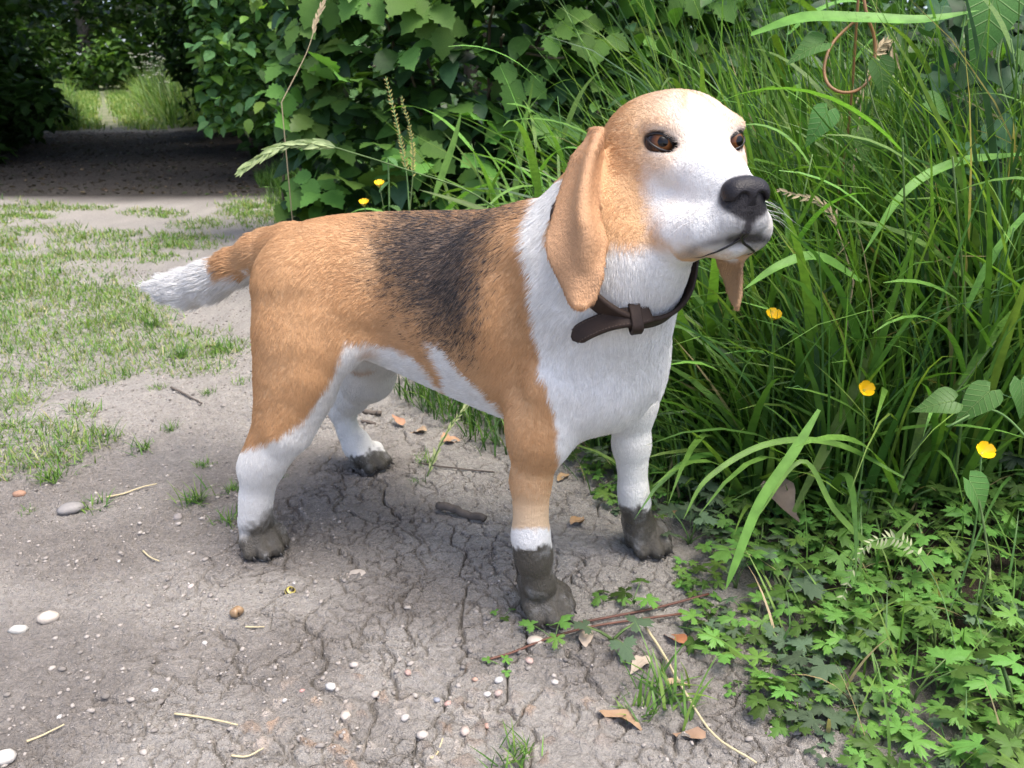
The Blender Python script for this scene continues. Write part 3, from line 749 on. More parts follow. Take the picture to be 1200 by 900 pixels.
tree(-9.0, 8.4, [((-8.6, 8.0, 1.6), (1.8, 1.6, 1.9))], 6000, .11, 'dark tree in the thicket at the far left', .1, seed=14)

# the far wood behind everything, one mass
fw = []
for i in range(60):
    a = -1.05 + 1.75 * i / 59; d = 27 + 3 * random.random(); fw.append(crown_leaves((d * math.sin(a), d * math.cos(a), 1.9 + random.random()), (2.2, 1.2, 2.6), 700, .32, DARKS + LIT[:2], seed=500 + i, clumps=30))
V, Fc, t = merged(fw); stuff('far_wood', V, Fc, t)
# fallen leaves and bits on the shade-darkened soil under the trees
nn = 5200; y = RNG.uniform(3.75, 8.2, nn); x = edge_x(y) + .15 - RNG.random(nn) * 2.2
az = RNG.uniform(0, 6.28, nn); d = np.stack([np.cos(az), np.sin(az), RNG.normal(0, .15, nn)], 1); up = np.stack([RNG.normal(0, .2, nn), RNG.normal(0, .2, nn), np.ones(nn)], 1)
V, Fc = scatter(*LEAF4, np.stack([x, y, interp_z(x, y) + .004], 1), (.008 + .022 * RNG.random(nn) ** 2).reshape(-1, 1), rot_from(d, up))
stuff('leaf_litter', V, Fc, np.repeat(tinted(nn, [(.06, .045, .032), (.035, .028, .022), (.17, .13, .09), (.05, .08, .03)], .3, [.4, .42, .10, .08]), 6, 0))

# far bright path edges: long pale grass and white umbels
parts = []
for (nn, x0, x1, y0, y1, h0, h1) in ((5000, -5.1, -4.9, 8.6, 16, .25, .6), (5000, .05, .55, 8.4, 16, .3, .75), (2600, -1.6, -1.15, 8.2, 10.5, .15, .45)):
    y = RNG.uniform(y0, y1, nn)
    if x0 < -3: x = edge_x(y) - 1.0 - RNG.random(nn) * .9
    elif x0 < 0: x = edge_x(y) - .85 - RNG.random(nn) * .4
    else: x = edge_x(y) + x0 + (x1 - x0) * RNG.random(nn) * 1.6
    V, Fc, kk = blades(np.stack([x, y, interp_z(x, y)], 1), RNG.uniform(0, 6.28, nn), RNG.uniform(h0 * .4, h1 * .85, nn), RNG.uniform(.006, .014, nn), RNG.uniform(0, .9, nn), RNG.uniform(.3, 1.8, nn), 5)
    parts.append((V, Fc, np.repeat(tinted(nn, [G_MID, G_LIGHT, G_YEL, (.22, .28, .09)], .25), kk, 0)))
nn = 9000; y = RNG.uniform(8.3, 19, nn); x = edge_x(y) - RNG.random(nn) * 1.0; kx = np.abs(x - edge_x(y) + .5) > .17 * RNG.random(nn) ** .5; x, y = x[kx], y[kx]; nn = len(x)
V, Fc, kk = blades(np.stack([x, y, interp_z(x, y)], 1), RNG.uniform(0, 6.28, nn), RNG.uniform(.03, .10, nn), RNG.uniform(.008, .02, nn), RNG.uniform(.1, .9, nn), RNG.uniform(.1, .8, nn), 3)
parts.append((V, Fc, np.repeat(tinted(nn, [G_LIGHT, G_YEL, (.32, .38, .13)], .2), kk, 0)))
V, Fc, t = merged(parts); stuff('far_path_grass', V, Fc, t)
UMB = NM('white umbel'); UMB.set(color=(.62, .64, .52), rough=.8)
def umbel_plant(x, y, h, seed):
    rnd = random.Random(seed); o = empty('cow_parsley', (x, y, gz(x, y))); tag(o, 'tall white flowered weed in the bright grass where the path leaves the shade', 'weed', 'white flowered weeds beyond the shade')
    sb, fb = MB(), MB()
    for k in range(4):
        t = np.array([rnd.uniform(-.16, .16), rnd.uniform(-.16, .16), h * rnd.uniform(.7, 1.0)])
        sb.add(*tube(spline([(0, 0, 0), t * .5 + np.array([0, 0, .05]), t], 6), .004, 4))
        for j in range(9):
            q = t + np.array([rnd.gauss(0, .028), rnd.gauss(0, .028), rnd.uniform(0, .015)]); fb.add(ICO_V * np.array([.008, .008, .004]) + q, [tuple(f) for f in ICO_F])
    obj('stem', sb.mesh('stem', STEM_M), o); obj('flower_head', fb.mesh('flower_head', UMB.m), o)
for i in range(12):
    y = 8.6 + i * .28; umbel_plant(float(edge_x(y)) + .08 + .4 * random.random(), y, .50 + .3 * random.random(), i)

# ---------------------------------------------------------------- bramble bush: canes with three-leaflet leaves
BR_M = leaf_mat('bramble leaf', base=(.105, .215, .045), rough=.58, trans=.30, var=.45, spec=.18)
BR_L = leaf_mat('young bramble leaf', base=(.16, .30, .065), rough=.42, trans=.35, var=.3)
CANE = NM('bramble cane'); CANE.set(color=(.10, .085, .05), rough=.6)
def trileaf(seed):
    r = random.Random(seed); mb = MB()
    for a, s in ((0, 1.0), (1.25, .82), (-1.25, .82)):
        vs, fs = leaf_shape(SERR, s, .78 * s, .18, .22, .10, .01)
        M = Matrix.Rotation(a + r.uniform(-.12, .12), 4, 'Z') @ Matrix.Translation((0, .14, 0)) @ Matrix.Rotation(r.uniform(-.25, .1), 4, 'X')
        mb.add([M @ Vector(v) for v in vs], fs)
    mb.add(*tube([(0, -.55, -.12), (0, -.2, -.02), (0, .14, 0)], .018, 4))
    return mb
br_ms = [trileaf(i).mesh('leaf', BR_M if i % 4 else BR_L) for i in range(8)]
def bramble(x, y, words, n_leaf, x0, x1, z0, z1, depth, seed, smin_, smax_, meshes, mass=2600, name='bramble_bush', cat='bush', stuffcols=(G_DARK, G_MID, G_BLUE)):
    """a bush whose leaf shell bulges towards the path"""
    rnd = random.Random(seed); g = np.random.default_rng(seed); base = np.array([x, y, gz(x, y)])
    o = empty(name, tuple(base)); tag(o, words, cat)
    def shell(u, v, w):
        xx = x0 + (x1 - x0) * u; zz = z0 + (z1 - z0) * v
        bulge = depth * (math.sqrt(max(0, 1 - (2 * u - 1) ** 2 * .8)) * math.sqrt(max(.0, 1 - (1.5 * v - .6) ** 2 * .7)))
        return np.array([xx, y - bulge * (1 - w * .5) + .15, zz])
    for k in range(9):
        u = rnd.random(); tip = shell(u, rnd.uniform(.4, 1), 0) - base; rt = np.array([rnd.uniform(-.15, .15), .15, 0])
        vs, fs = tube(spline([rt, rt * .4 + tip * .5 + np.array([0, .05, .22]), tip], 12), list(np.linspace(.006, .0025, 12)), 6); obj('cane', mesh_from('cane', vs, fs, CANE.m), o)
    for k in range(n_leaf):
        u, v = rnd.random(), rnd.random() ** .9; p = shell(u, v, rnd.random() ** 2) - base
        d = np.array([rnd.uniform(-.8, .8), rnd.uniform(-1.0, -.1), rnd.uniform(-.9, .25)]); up = np.array([rnd.gauss(0, .35), -.45 + rnd.gauss(0, .3), 1.0])
        R_ = rot_from(d[None], up[None])[0]
        lf = obj('leaf', meshes[rnd.randrange(len(meshes))], o); s = rnd.uniform(smin_, smax_)
        M = Matrix(R_.tolist()).to_4x4(); M.translation = Vector(p); lf.matrix_local = M @ Matrix.Scale(s, 4)
    P = np.array([shell(g.random(), g.random(), .3 + g.random() * 1.9) for _ in range(mass)]) - base
    az = g.uniform(0, 6.28, mass); d = np.stack([np.cos(az), np.sin(az), g.uniform(-.8, .2, mass)], 1); up = np.stack([g.normal(0, .4, mass), g.normal(-.3, .4, mass), np.ones(mass)], 1)
    sh = leaf_shape(OVAL, 1, .68, .2, .25); tv, tf = np.array(sh[0]), tri_faces(sh[1])
    V, Fc = scatter(tv, tf, P, (g.uniform(.7, 1.2, mass) * smax_ * .8).reshape(-1, 1), rot_from(d, up))
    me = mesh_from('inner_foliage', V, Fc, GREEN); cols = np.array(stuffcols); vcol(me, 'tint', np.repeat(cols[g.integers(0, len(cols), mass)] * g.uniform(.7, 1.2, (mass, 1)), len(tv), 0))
    f = obj('inner_foliage', me, o); f['kind'] = 'stuff'
    return o
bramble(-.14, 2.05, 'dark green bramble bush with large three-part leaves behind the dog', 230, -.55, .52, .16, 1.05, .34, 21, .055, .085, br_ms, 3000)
SHRUB_L = leaf_mat('pale shrub leaf', base=(.120, .250, .095), rough=.6, trans=.35, var=.35, vein=.45, spec=.18)
SHRUB_Y = leaf_mat('yellow-green shrub leaf', base=(.22, .38, .07), rough=.45, trans=.38, var=.25)
sh_ms = [mesh_from('leaf', *leaf_shape(SERR if i % 2 else OVAL, 1, .62 + .06 * (i % 3), .2, .2 + .1 * (i % 2), .06, .01), SHRUB_Y if i == 5 else SHRUB_L) for i in range(6)]
bramble(-.72, 2.65, 'pale green leafy shrub leaning over the right side of the path', 290, -.96, -.36, .34, 1.0, .30, 33, .030, .052, sh_ms, 2600, 'leafy_shrub', 'shrub', (G_MID, G_LIGHT, (.10, .21, .08)))
# nettles and low leaves under it
net_ms = [mesh_from('leaf', *leaf_shape(SERR, 1, .5, .15, .4, .10, .01), SHRUB_L) for i in range(2)]
for i in range(26):
    y_ = 1.75 + (i % 13) * .16; e_ = .05 + .4 * random.random(); x_ = float(edge_x(y_)) + e_
    o = empty('nettle', (x_, y_, gz(x_, y_)), random.uniform(0, 6.28)); tag(o, 'green nettle with toothed leaf pairs in the verge behind the dog', 'nettle', 'nettles in the verge behind the dog')
    h = random.uniform(.18, .42); ln = random.uniform(-.05, .05)
    vs, fs = tube([(0, 0, 0), (ln * .4, 0, h * .5), (ln, 0, h)], .002, 5); obj('stem', mesh_from('stem', vs, fs, STEM_M), o)
    for j in range(6):
        t = .3 + .7 * j / 5
        for sg in (0, math.pi):
            lf = obj('leaf', net_ms[j % 2], o, loc=(ln * t, 0, h * t), rot=(random.uniform(-.3, .1), 0, sg + j * 1.57), scale=random.uniform(.03, .05) * (1.15 - .5 * t))

# ---------------------------------------------------------------- ivy at the right edge
IVY_M = leaf_mat('ivy leaf', base=(.032, .085, .032), rough=.5, trans=.15, var=.45, spec=.18)
IVYP = [(-.16, .40), (-.10, .72), (0, .80), (.12, 1.0), (.24, .98), (.36, .66), (.52, .50), (.72, .34), (1, .01)]
ivy_ms = [mesh_from('leaf', *leaf_shape(IVYP, 1, .95 + .1 * i, .2, .2, 0, .02), IVY_M) for i in range(3)]
ic = at_depth(1150, 140, 1.06); o = empty('ivy', (float(ic[0]), float(ic[1]) + .1, gz(ic[0], ic[1]))); tag(o, 'dark ivy with lobed leaves climbing at the right edge above the tall grass', 'ivy'); ib = np.array(o.location)
for k in range(3):
    pth = spline([ib, at_depth(1120 + 40 * k, 220, 1.08), at_depth(1110 + 45 * k, 130, 1.10), at_depth(1130 + 35 * k, 20, 1.10)], 12) - ib
    vs, fs = tube(pth, .003, 5); obj('stem', mesh_from('stem', vs, fs, CANE.m), o)
for k in range(110):
    p = at_depth(random.uniform(1085, 1230), random.uniform(-20, 260), 1.02 + random.uniform(-.05, .08)) - ib
    d = np.array([random.uniform(-.7, .7), -.5, random.uniform(-1, .2)]); up = np.array([random.gauss(0, .3), -1.0, .6 + random.gauss(0, .3)])
    M = Matrix(rot_from(d[None], up[None])[0].tolist()).to_4x4(); M.translation = Vector(p)
    lf = obj('leaf', ivy_ms[k % 3], o); lf.matrix_local = M @ Matrix.Scale(random.uniform(.026, .046), 4)

# ================================================================ THE BEAGLE
def dloc(u, v, w): return DO + DF * u + DL * v + DU * w
def dplane(px, py, v):
    r = ray(px, py); t = (v - (_C - DO) @ DL) / (r @ DL); return _C + r * t
# head frame: a forward (snout), b left, c up, origin between the eyes
def _hrot(yaw, pitch, roll):
    cy, sy = math.cos(yaw), math.sin(yaw)
    a = np.array([cy * math.cos(pitch), sy * math.cos(pitch), math.sin(pitch)]); b = np.array([-sy, cy, 0.0]); c = np.cross(a, b)
    b2 = b * math.cos(roll) + c * math.sin(roll); return np.array([a, b2, np.cross(a, b2)])
HR = _hrot(math.radians(-74), math.radians(3.2), math.radians(-0.25)); HM = np.array([.1425, .645, .4525])
def hd(a, b, c): return HM + np.array([a, b, c]) @ HR

def smin(a, b, k):
    h = np.maximum(k - np.abs(a - b), 0) / k
    return np.minimum(a, b) - h * h * k * 0.25
def d_cone(P, a, b, r1, r2):
    ba = b - a; pa = P - a
    t = np.clip((pa @ ba) / (ba @ ba), 0, 1)
    return np.sqrt(np.maximum(((pa - t[..., None] * ba) ** 2).sum(-1), 1e-12)) - (r1 + (r2 - r1) * t)
def d_ell(P, c, M, r):
    q = (P - c) @ M.T
    k0 = np.sqrt(((q / r) ** 2).sum(-1)) + 1e-9; k1 = np.sqrt(((q / (r * r)) ** 2).sum(-1)) + 1e-9
    return k0 * (k0 - 1) / k1
def d_pts(P, pts, rad):
    out = np.full(P.shape[:-1], 1e3, dtype=np.float32).ravel(); Q = P.reshape(-1, 3)
    p2 = (pts ** 2).sum(1)
    for s in range(0, len(Q), 20000):
        q = Q[s:s + 20000]
        d2 = (q ** 2).sum(1)[:, None] + p2[None] - 2 * q @ pts.T
        out[s:s + 20000] = (np.sqrt(np.maximum(d2, 1e-12)) - rad[None]).min(1)
    return out.reshape(P.shape[:-1])

class Field:
    """a distance field on a grid, filled piece by piece"""
    def __init__(s, lo, hi, h):
        s.lo = np.asarray(lo, float); s.h = h
        s.n = np.ceil((np.asarray(hi) - s.lo) / h).astype(int) + 1
        s.d = np.full(tuple(s.n), 0.05, dtype=np.float32)
    def box(s, lo, hi, m):
        i0 = np.clip(np.floor((lo - m - s.lo) / s.h).astype(int), 0, s.n - 1)
        i1 = np.clip(np.ceil((hi + m - s.lo) / s.h).astype(int) + 1, 1, s.n)
        sl = tuple(slice(a, b) for a, b in zip(i0, i1))
        g = np.stack(np.meshgrid(*[s.lo[k] + s.h * np.arange(i0[k], i1[k]) for k in range(3)], indexing='ij'), -1)
        return sl, g
    def put(s, prim, sub=False):
        lo, hi = prim['box']; k = prim['k']
        sl, g = s.box(lo, hi, 0.012 + k)
        d = prim['fn'](g).astype(np.float32)
        if sub: s.d[sl] = -smin(-s.d[sl], d, k)
        else: s.d[sl] = smin(s.d[sl], d, k)
    def mesh(s):
        """naive surface nets"""
        d = s.d; ins = d < 0
        c = np.zeros(tuple(s.n - 1), dtype=np.int8)
        offs = [(i, j, k) for i in (0, 1) for j in (0, 1) for k in (0, 1)]
        def sh(a, o): return a[o[0]:a.shape[0] - 1 + o[0], o[1]:a.shape[1] - 1 + o[1], o[2]:a.shape[2] - 1 + o[2]]
        for o in offs: c += sh(ins, o)
        act = (c > 0) & (c < 8)
        idx = np.argwhere(act); vid = np.full(act.shape, -1, dtype=np.int64); vid[act] = np.arange(len(idx))
        vals = {o: d[idx[:, 0] + o[0], idx[:, 1] + o[1], idx[:, 2] + o[2]] for o in offs}
        acc = np.zeros((len(idx), 3)); cnt = np.zeros(len(idx))
        for o in offs:
            for ax in range(3):
                if o[ax] == 0:
                    p = list(o); p[ax] = 1; p = tuple(p)
                    a, b = vals[o], vals[p]; m = (a < 0) != (b < 0)
                    t = np.where(m, a / np.where(m, a - b, 1), 0)
                    q = np.zeros((len(idx), 3)); q[:] = o; q[:, ax] = t
                    acc[m] += q[m]; cnt[m] += 1
        V = s.lo + s.h * (idx + acc / cnt[:, None])
        quads = []
        for ax in range(3):
            a1, a2 = [(1, 2), (2, 0), (0, 1)][ax]
            A = np.moveaxis(ins, ax, 0); e = np.moveaxis(A[:-1] != A[1:], 0, ax)
            ii = np.argwhere(e)
            ii = ii[(ii[:, a1] > 0) & (ii[:, a2] > 0) & (ii[:, a1] < s.n[a1] - 1) & (ii[:, a2] < s.n[a2] - 1)]
            e1 = np.zeros(3, int); e1[a1] = 1; e2 = np.zeros(3, int); e2[a2] = 1
            g = lambda q: vid[q[:, 0], q[:, 1], q[:, 2]]
            Q = np.stack([g(ii - e1 - e2), g(ii - e2), g(ii), g(ii - e1)], 1)
            flip = ~ins[ii[:, 0], ii[:, 1], ii[:, 2]]
            Q[flip] = Q[flip][:, ::-1]
            quads.append(Q)
        Q = np.vstack(quads); Q = Q[(Q >= 0).all(1)]
        return V, Q

PR = []          # the body's pieces: distance function, blend, hair flow, hair length
def cone(a, b, r1, r2, k=.02, flow=None, hair=.008):
    a, b = np.asarray(a, float), np.asarray(b, float); r = max(r1, r2)
    fl = (b - a) if flow is None else flow
    PR.append(dict(fn=lambda P: d_cone(P, a, b, r1, r2), box=(np.minimum(a, b) - r, np.maximum(a, b) + r), k=k, flow=np.asarray(fl, float), hair=hair))
def ell(c, M, r, k=.02, flow=(0, 0, -1), hair=.008):
    c = np.asarray(c, float); r = np.asarray(r, float); R = r.max()
    PR.append(dict(fn=lambda P: d_ell(P, c, M, r), box=(c - R, c + R), k=k, flow=np.asarray(flow, float), hair=hair))

DM = np.array([DF, DL, DU])
back = -DF
# --- trunk: stations u, top, bottom, half width
ST = np.array([[-.418, .318, .272, .010], [-.402, .330, .250, .026], [-.375, .345, .232, .044], [-.335, .357, .217, .060], [-.28, .365, .213, .064],
               [-.22, .371, .203, .071], [-.15, .377, .189, .081], [-.09, .383, .178, .085], [-.04, .383, .172, .080],
               [.000, .366, .182, .058], [.028, .335, .205, .040], [.048, .30, .235, .014]])
STS = spline(ST, 120)
def trunk_fn(P):
    q = (P - DO) @ DM.T; u, v, w = q[..., 0], q[..., 1], q[..., 2]
    tp = np.interp(u, STS[:, 0], STS[:, 1]); bt = np.interp(u, STS[:, 0], STS[:, 2]); hw = np.interp(u, STS[:, 0], STS[:, 3])
    wc = (tp + bt) / 2 - .008; hh = np.where(w > wc, tp - wc, wc - bt)
    rr = (np.abs(v / hw) ** 2.15 + np.abs((w - wc) / hh) ** 2.15) ** (1 / 2.15)
    d = (rr - 1) * np.minimum(hw, hh)
    end = np.maximum(STS[0, 0] - u, u - STS[-1, 0])
    return np.maximum(d, end)
_cs = np.array([dloc(u, v, w) for u in (-.46, .09) for v in (-.1, .1) for w in (.15, .4)])
PR.append(dict(fn=trunk_fn, box=(_cs.min(0), _cs.max(0)), k=.02, flow=back * 1.0 + np.array([0, 0, -.35]), hair=.0078))
# --- rump and thighs
for s in (-1, 1):
    ell(dloc(-.328, s * .034, .278), DM, (.046, .040, .050), .03, back * .5 + np.array([0, 0, -1]))
    ell(dloc(-.300, s * .048, .298), DM, (.066, .034, .053), .03, back * .8 + np.array([0, 0, -.6]))
    ell(dloc(-.075, s * .056, .300), DM, (.060, .038, .082), .03, back * .6 + np.array([0, 0, -.9]))          # shoulder blade
    cone(dloc(-.065, s * .058, .30), dloc(.000, s * (.050 if s < 0 else .034), .238), .040, (.034 if s < 0 else .028), .03, np.array([0, 0, -1.0]) + back * .3)   # upper arm to point of shoulder
    cone(dloc(.000, s * (.050 if s < 0 else .034), .238), dloc(-.028, s * .074, .205), (.034 if s < 0 else .028), .026, .022, np.array([0, 0, -1.0]) + back * .2)
# --- where each paw stands: ground point, heading, size
yawF = math.atan2(DF[1], DF[0])
PAWS = dict(nf=(ground_at(637, 719), yawF - math.radians(24), .92), ff=(ground_at(755, 642), yawF - math.radians(20), .90), nh=(ground_at(308, 644), yawF - math.radians(22), .88), fh=(ground_at(431, 547), yawF + math.radians(12), .92))
def pawtop(k):
    g_, yw, s_ = PAWS[k]; return g_ + (np.array([math.cos(yw), math.sin(yw), 0]) * -.014 + DU * .036) * s_
# --- fore legs
down = np.array([0, 0, -1.0])
def foreleg(pts, k):
    P = [dplane(x, y, v2) for (x, y, r, v2) in pts[:-1]] + [pawtop(k)]; Rr = [p[2] for p in pts]
    for i in range(len(P) - 1):
        cone(P[i], P[i + 1], Rr[i], Rr[i + 1], .018 if i < 2 else .010, down + .15 * back, .006 if i < 2 else .004)
    return P
NF = foreleg([(634, 455, .033, -.078), (631, 510, .0235, -.083), (622, 562, .0172, -.085), (622, 628, .0165, -.086), (625, 650, .0168, -.083), (631, 684, .0142, -.079), (637, 705, .0152, -.088)], 'nf')
FFP = foreleg([(733, 420, .034, .074), (740, 470, .0235, .074), (740, 520, .0186, .076), (742, 575, .0150, .077), (744, 590, .0152, .079), (748, 620, .0135, .083), (752, 636, .0150, .075)], 'ff')
# --- hind legs
_bk = [(358, 340, .053, -.056), (356, 400, .046, -.070), (346, 455, .036, -.086), (332, 500, .0250, -.102), (313, 534, .0175, -.114), (304, 552, .0160, -.115), (300, 586, .0122, -.117), (299, 610, .0112, -.117), (303, 632, .0130, -.127)]
NH = [dplane(x, y, v) for x, y, r, v in _bk]; NH[-1] = pawtop('nh')
for i in range(len(NH) - 1):
    cone(NH[i], NH[i + 1], _bk[i][2], _bk[i + 1][2], .024, down + (.35 * back if i < 4 else 0), .008 if i < 4 else .005)
cone(dplane(382, 375, -.066), dplane(367, 440, -.090), .026, .016, .025, down + .3 * back)                 # front of the thigh
cone(dplane(367, 440, -.090), dplane(338, 505, -.106), .016, .014, .02, down + .3 * back)
cone(dplane(314, 508, -.108), dplane(300, 542, -.116), .009, .0095, .016, down)                             # tendon to the point of the hock
_bk2 = [(436, 350, .056, .055), (440, 395, .042, .074), (431, 440, .030, .090), (413, 465, .0195, .102), (402, 483, .0155, .108), (408, 505, .0122, .105), (416, 525, .0118, .102), (423, 537, .0145, .100)]
FH = [dplane(x, y, v) for x, y, r, v in _bk2]; FH[-1] = pawtop('fh')
for i in range(len(FH) - 1):
    cone(FH[i], FH[i + 1], _bk2[i][2], _bk2[i + 1][2], .02 if i < 3 else .012, down + .2 * back, .006)
cone(dplane(416, 440, .098), dplane(392, 472, .110), .010, .0105, .014, down)
# flank fold between belly and thigh
cone(dplane(430, 372, -.060), dplane(402, 412, -.074), .022, .010, .035, back * .3 + down)
# --- paws
CLAWS = []
def paw(base, foot, yaw, s=1.0, hair=.003):
    """foot: point on the ground under the middle of the paw"""
    f = np.array([math.cos(yaw), math.sin(yaw), 0]); l = np.array([-f[1], f[0], 0]); u = DU
    at = lambda a, b, c: foot + (f * a + l * b + u * c) * s
    cone(base, at(-.004, 0, .025), .0150 * s, .0140 * s, .016, down, hair)
    cone(at(-.008, 0, .026), at(.004, 0, .016), .0140 * s, .0125 * s, .010, f - u, hair)
    ell(at(-.008, 0, .014), np.array([f, l, u]), np.array([.016, .0190, .0125]) * s, .008, f, hair)
    for lat, ln in ((-.0205, .008), (-.0078, .020), (.0078, .020), (.0205, .008)):
        cone(at(-.012 + ln * .2, lat * .60, .029), at(ln * .62, lat * .95, .0215), .0098 * s, .0106 * s, .0045, f - u * .6, hair)
        cone(at(ln * .62, lat * .95, .0215), at(ln + .006, lat * 1.04, .0105), .0106 * s, .0094 * s, .0022, f - u * .6, hair)
        CLAWS.append((at(ln + .0125, lat * 1.06, .0085), f * .8 - u * .55, s))
    for lat in (-.018, 0, .018): ell(at(-.012, lat * .6, .008), np.array([f, l, u]), np.array([.010, .008, .008]) * s, .006, f, hair)
paw(NF[-1], *PAWS['nf'])
paw(FFP[-1], *PAWS['ff'])
paw(NH[-1], *PAWS['nh'])
paw(FH[-1], *PAWS['fh'])
# --- tail
_tl = [(338, 292, .025, 0), (304, 297, .0225, 0), (277, 312, .0195, 0), (248, 328, .0200, 0.002), (222, 337, .0195, .004), (198, 338, .0130, .006), (178, 336, .004, .007)]
TL = [dplane(x, y, v) for x, y, r, v in _tl]
for i in range(len(TL) - 1):
    cone(TL[i], TL[i + 1], _tl[i][2], _tl[i + 1][2], .02 if i == 0 else .008, TL[i + 1] - TL[i], .012 if i < 2 else .022)
# --- neck and breast
nk = [dloc(-.055, 0, .315), at_depth(684, 325, .725), at_depth(722, 262, .690), hd(-.075, 0, -.012)]
fl_n = -HR[0] * .2 + down * 1.0 + back * .5
cone(nk[0], nk[1], .068, .058, .04, fl_n + back * .5, .011)
cone(nk[1], nk[2], .058, .049, .04, fl_n, .011)
cone(nk[2], nk[3], .049, .045, .03, fl_n, .009)
cone(at_depth(706, 408, .745), at_depth(738, 318, .672), .048, .034, .04, down + DF * .1, .009)          # throat
cone(at_depth(738, 318, .672), at_depth(778, 292, .640), .034, .020, .03, down + DF * .1, .008)
ell(dloc(.008, -.012, .248), DM, (.034, .036, .050), .03, down, .010)                                      # breast
# --- head
H = lambda *a: hd(*a)
hb = -HR[0]
ell(H(-.052, 0, -.004), HR, (.058, .049, .040), .02, hb, .0065)                                         # skull
ell(H(-.034, 0, .003), HR, (.034, .035, .030), .02, hb, .006)                                         # forehead
for s in (-1, 1):
    ell(H(-.042, s * .030, -.030), HR, (.036, .018, .034), .02, hb + down * .4, .0085)               # cheek
    ell(H(-.010, s * .0260, .0120), HR, (.0135, .0125, .0072), .012, hb, .004)                           # brow
    ell(H(-.006, s * .0255, -.017), HR, (.018, .012, .013), .014, hb + down * .3, .004)              # under the eye
    cone(H(-.003, s * .0225, -.0575), H(.020, s * .0205, -.0635), .0200, .0200, .009, hb * .8 + down * .6, .0035)     # flews
    cone(H(.020, s * .0205, -.0630), H(.044, s * .0160, -.0590), .0200, .0160, .012, hb * .8 + down * .6, .003)
    cone(H(.044, s * .0160, -.0590), H(.0605, s * .0085, -.0510), .0160, .0120, .010, hb * .8 + down * .6, .0025)
cone(H(-.012, 0, -.012), H(.024, 0, -.026), .0245, .0200, .018, hb, .0035)                              # bridge
cone(H(.024, 0, -.026), H(.061, 0, -.033), .0200, .0135, .014, hb, .003)
cone(H(-.035, 0, -.056), H(.045, 0, -.0705), .018, .0095, .006, hb + down * .3, .004)                   # lower jaw
ell(H(.038, 0, -.0700), HR, (.022, .0145, .0105), .006, hb, .003)                                 # chin
ell(H(-.036, 0, -.043), HR, (.042, .035, .030), .02, hb + down * .5, .006)
# --- ears: thin flaps given row by row (outline in the photograph, depth of their own)
def ear(rows, thick, roll, k, flow, hair):
    rows = np.array(rows, float); pts, rad = [], []
    rr = spline(rows, 96)
    for i, (y, xl, xr, zl, zr) in enumerate(rr):
        s = i / 95
        for t in np.linspace(0, 1, 40):
            z = zl + (zr - zl) * t + roll(s, t)
            ins = 3.6
            x = xl + ins + (xr - xl - 2 * ins) * t
            pts.append(at_depth(x, y, z)); rad.append(thick * (.72 + .28 * math.sin(math.pi * t)))
    pts = np.array(pts, dtype=np.float32); rad = np.array(rad, dtype=np.float32)
    PR.append(dict(fn=lambda P: d_pts(P.astype(np.float32), pts, rad), box=(pts.min(0) - thick, pts.max(0) + thick), k=k, flow=np.asarray(flow, float), hair=hair, ear=True))
def roll_near(s, t):
    g = math.exp(-((t - .64) / .17) ** 2); e = max(0, min(1, (s - .02) / .12)) * max(0, min(1, (.72 - s) / .25))
    return -.017 * g * e + .020 * max(0, t - .78) / .22 * e * .8 + .004 * math.sin(t * 5 + s * 4) * s
ear([(152, 690, 709, .655, .640), (166, 683, 709, .655, .636), (186, 667, 706, .655, .630), (215, 657, 702, .652, .622), (238, 650, 702, .648, .616), (258, 645, 706, .642, .610),
     (282, 638, 713, .636, .606), (305, 642, 710, .630, .606), (325, 652, 708, .626, .606), (342, 660, 703, .622, .607), (352, 664, 698, .620, .608), (359, 670, 689, .618, .609)], .0030, roll_near, .006, HR[2] * -1, .0040)
ear([(170, 852, 872, .665, .660), (205, 848, 876, .660, .655), (250, 842, 874, .650, .645), (285, 834, 874, .644, .634), (305, 837, 873, .650, .630), (325, 845, 872, .646, .626), (341, 850, 871.5, .640, .625), (351, 854, 870.5, .636, .624), (359, 859, 868, .634, .624)],
    .0024, lambda s, t: -.010 * max(0, t - .6), .006, HR[2] * -1, .0035)
# --- eye sockets (cut out afterwards)
EYE_R = .0125
EYES = [H(-.0115, -.0285, -.0012), H(-.0090, .0262, -.0005)]
EAX = []                                              # eye axes: outward direction, lid axis
for s in (-1, 1):
    o = HR[0] * .86 + HR[1] * s * .42 + HR[2] * .16; o /= np.linalg.norm(o)
    if s == 1: o = HR[0] * .95 + HR[1] * s * .16 + HR[2] * .08; o /= np.linalg.norm(o)
    side = np.cross(HR[2], o); side /= np.linalg.norm(side); side = side * math.cos(s * .34) + np.cross(o, side) * math.sin(s * .34)
    EAX.append((o, side, np.cross(o, side)))

lo = np.min([p['box'][0] for p in PR], 0) - .02; hi = np.max([p['box'][1] for p in PR], 0) + .02
lo[2] = max(lo[2], -.012)
FLD = Field(lo, hi, .0023)
for p in PR: FLD.put(p)
# crease behind the upper arm
a1_, b1_ = dplane(588, 330, -.108), dplane(594, 455, -.104)
FLD.put(dict(fn=lambda P: d_cone(P, a1_, b1_, .007, .010), box=(np.minimum(a1_, b1_) - .02, np.maximum(a1_, b1_) + .02), k=.03), sub=True)
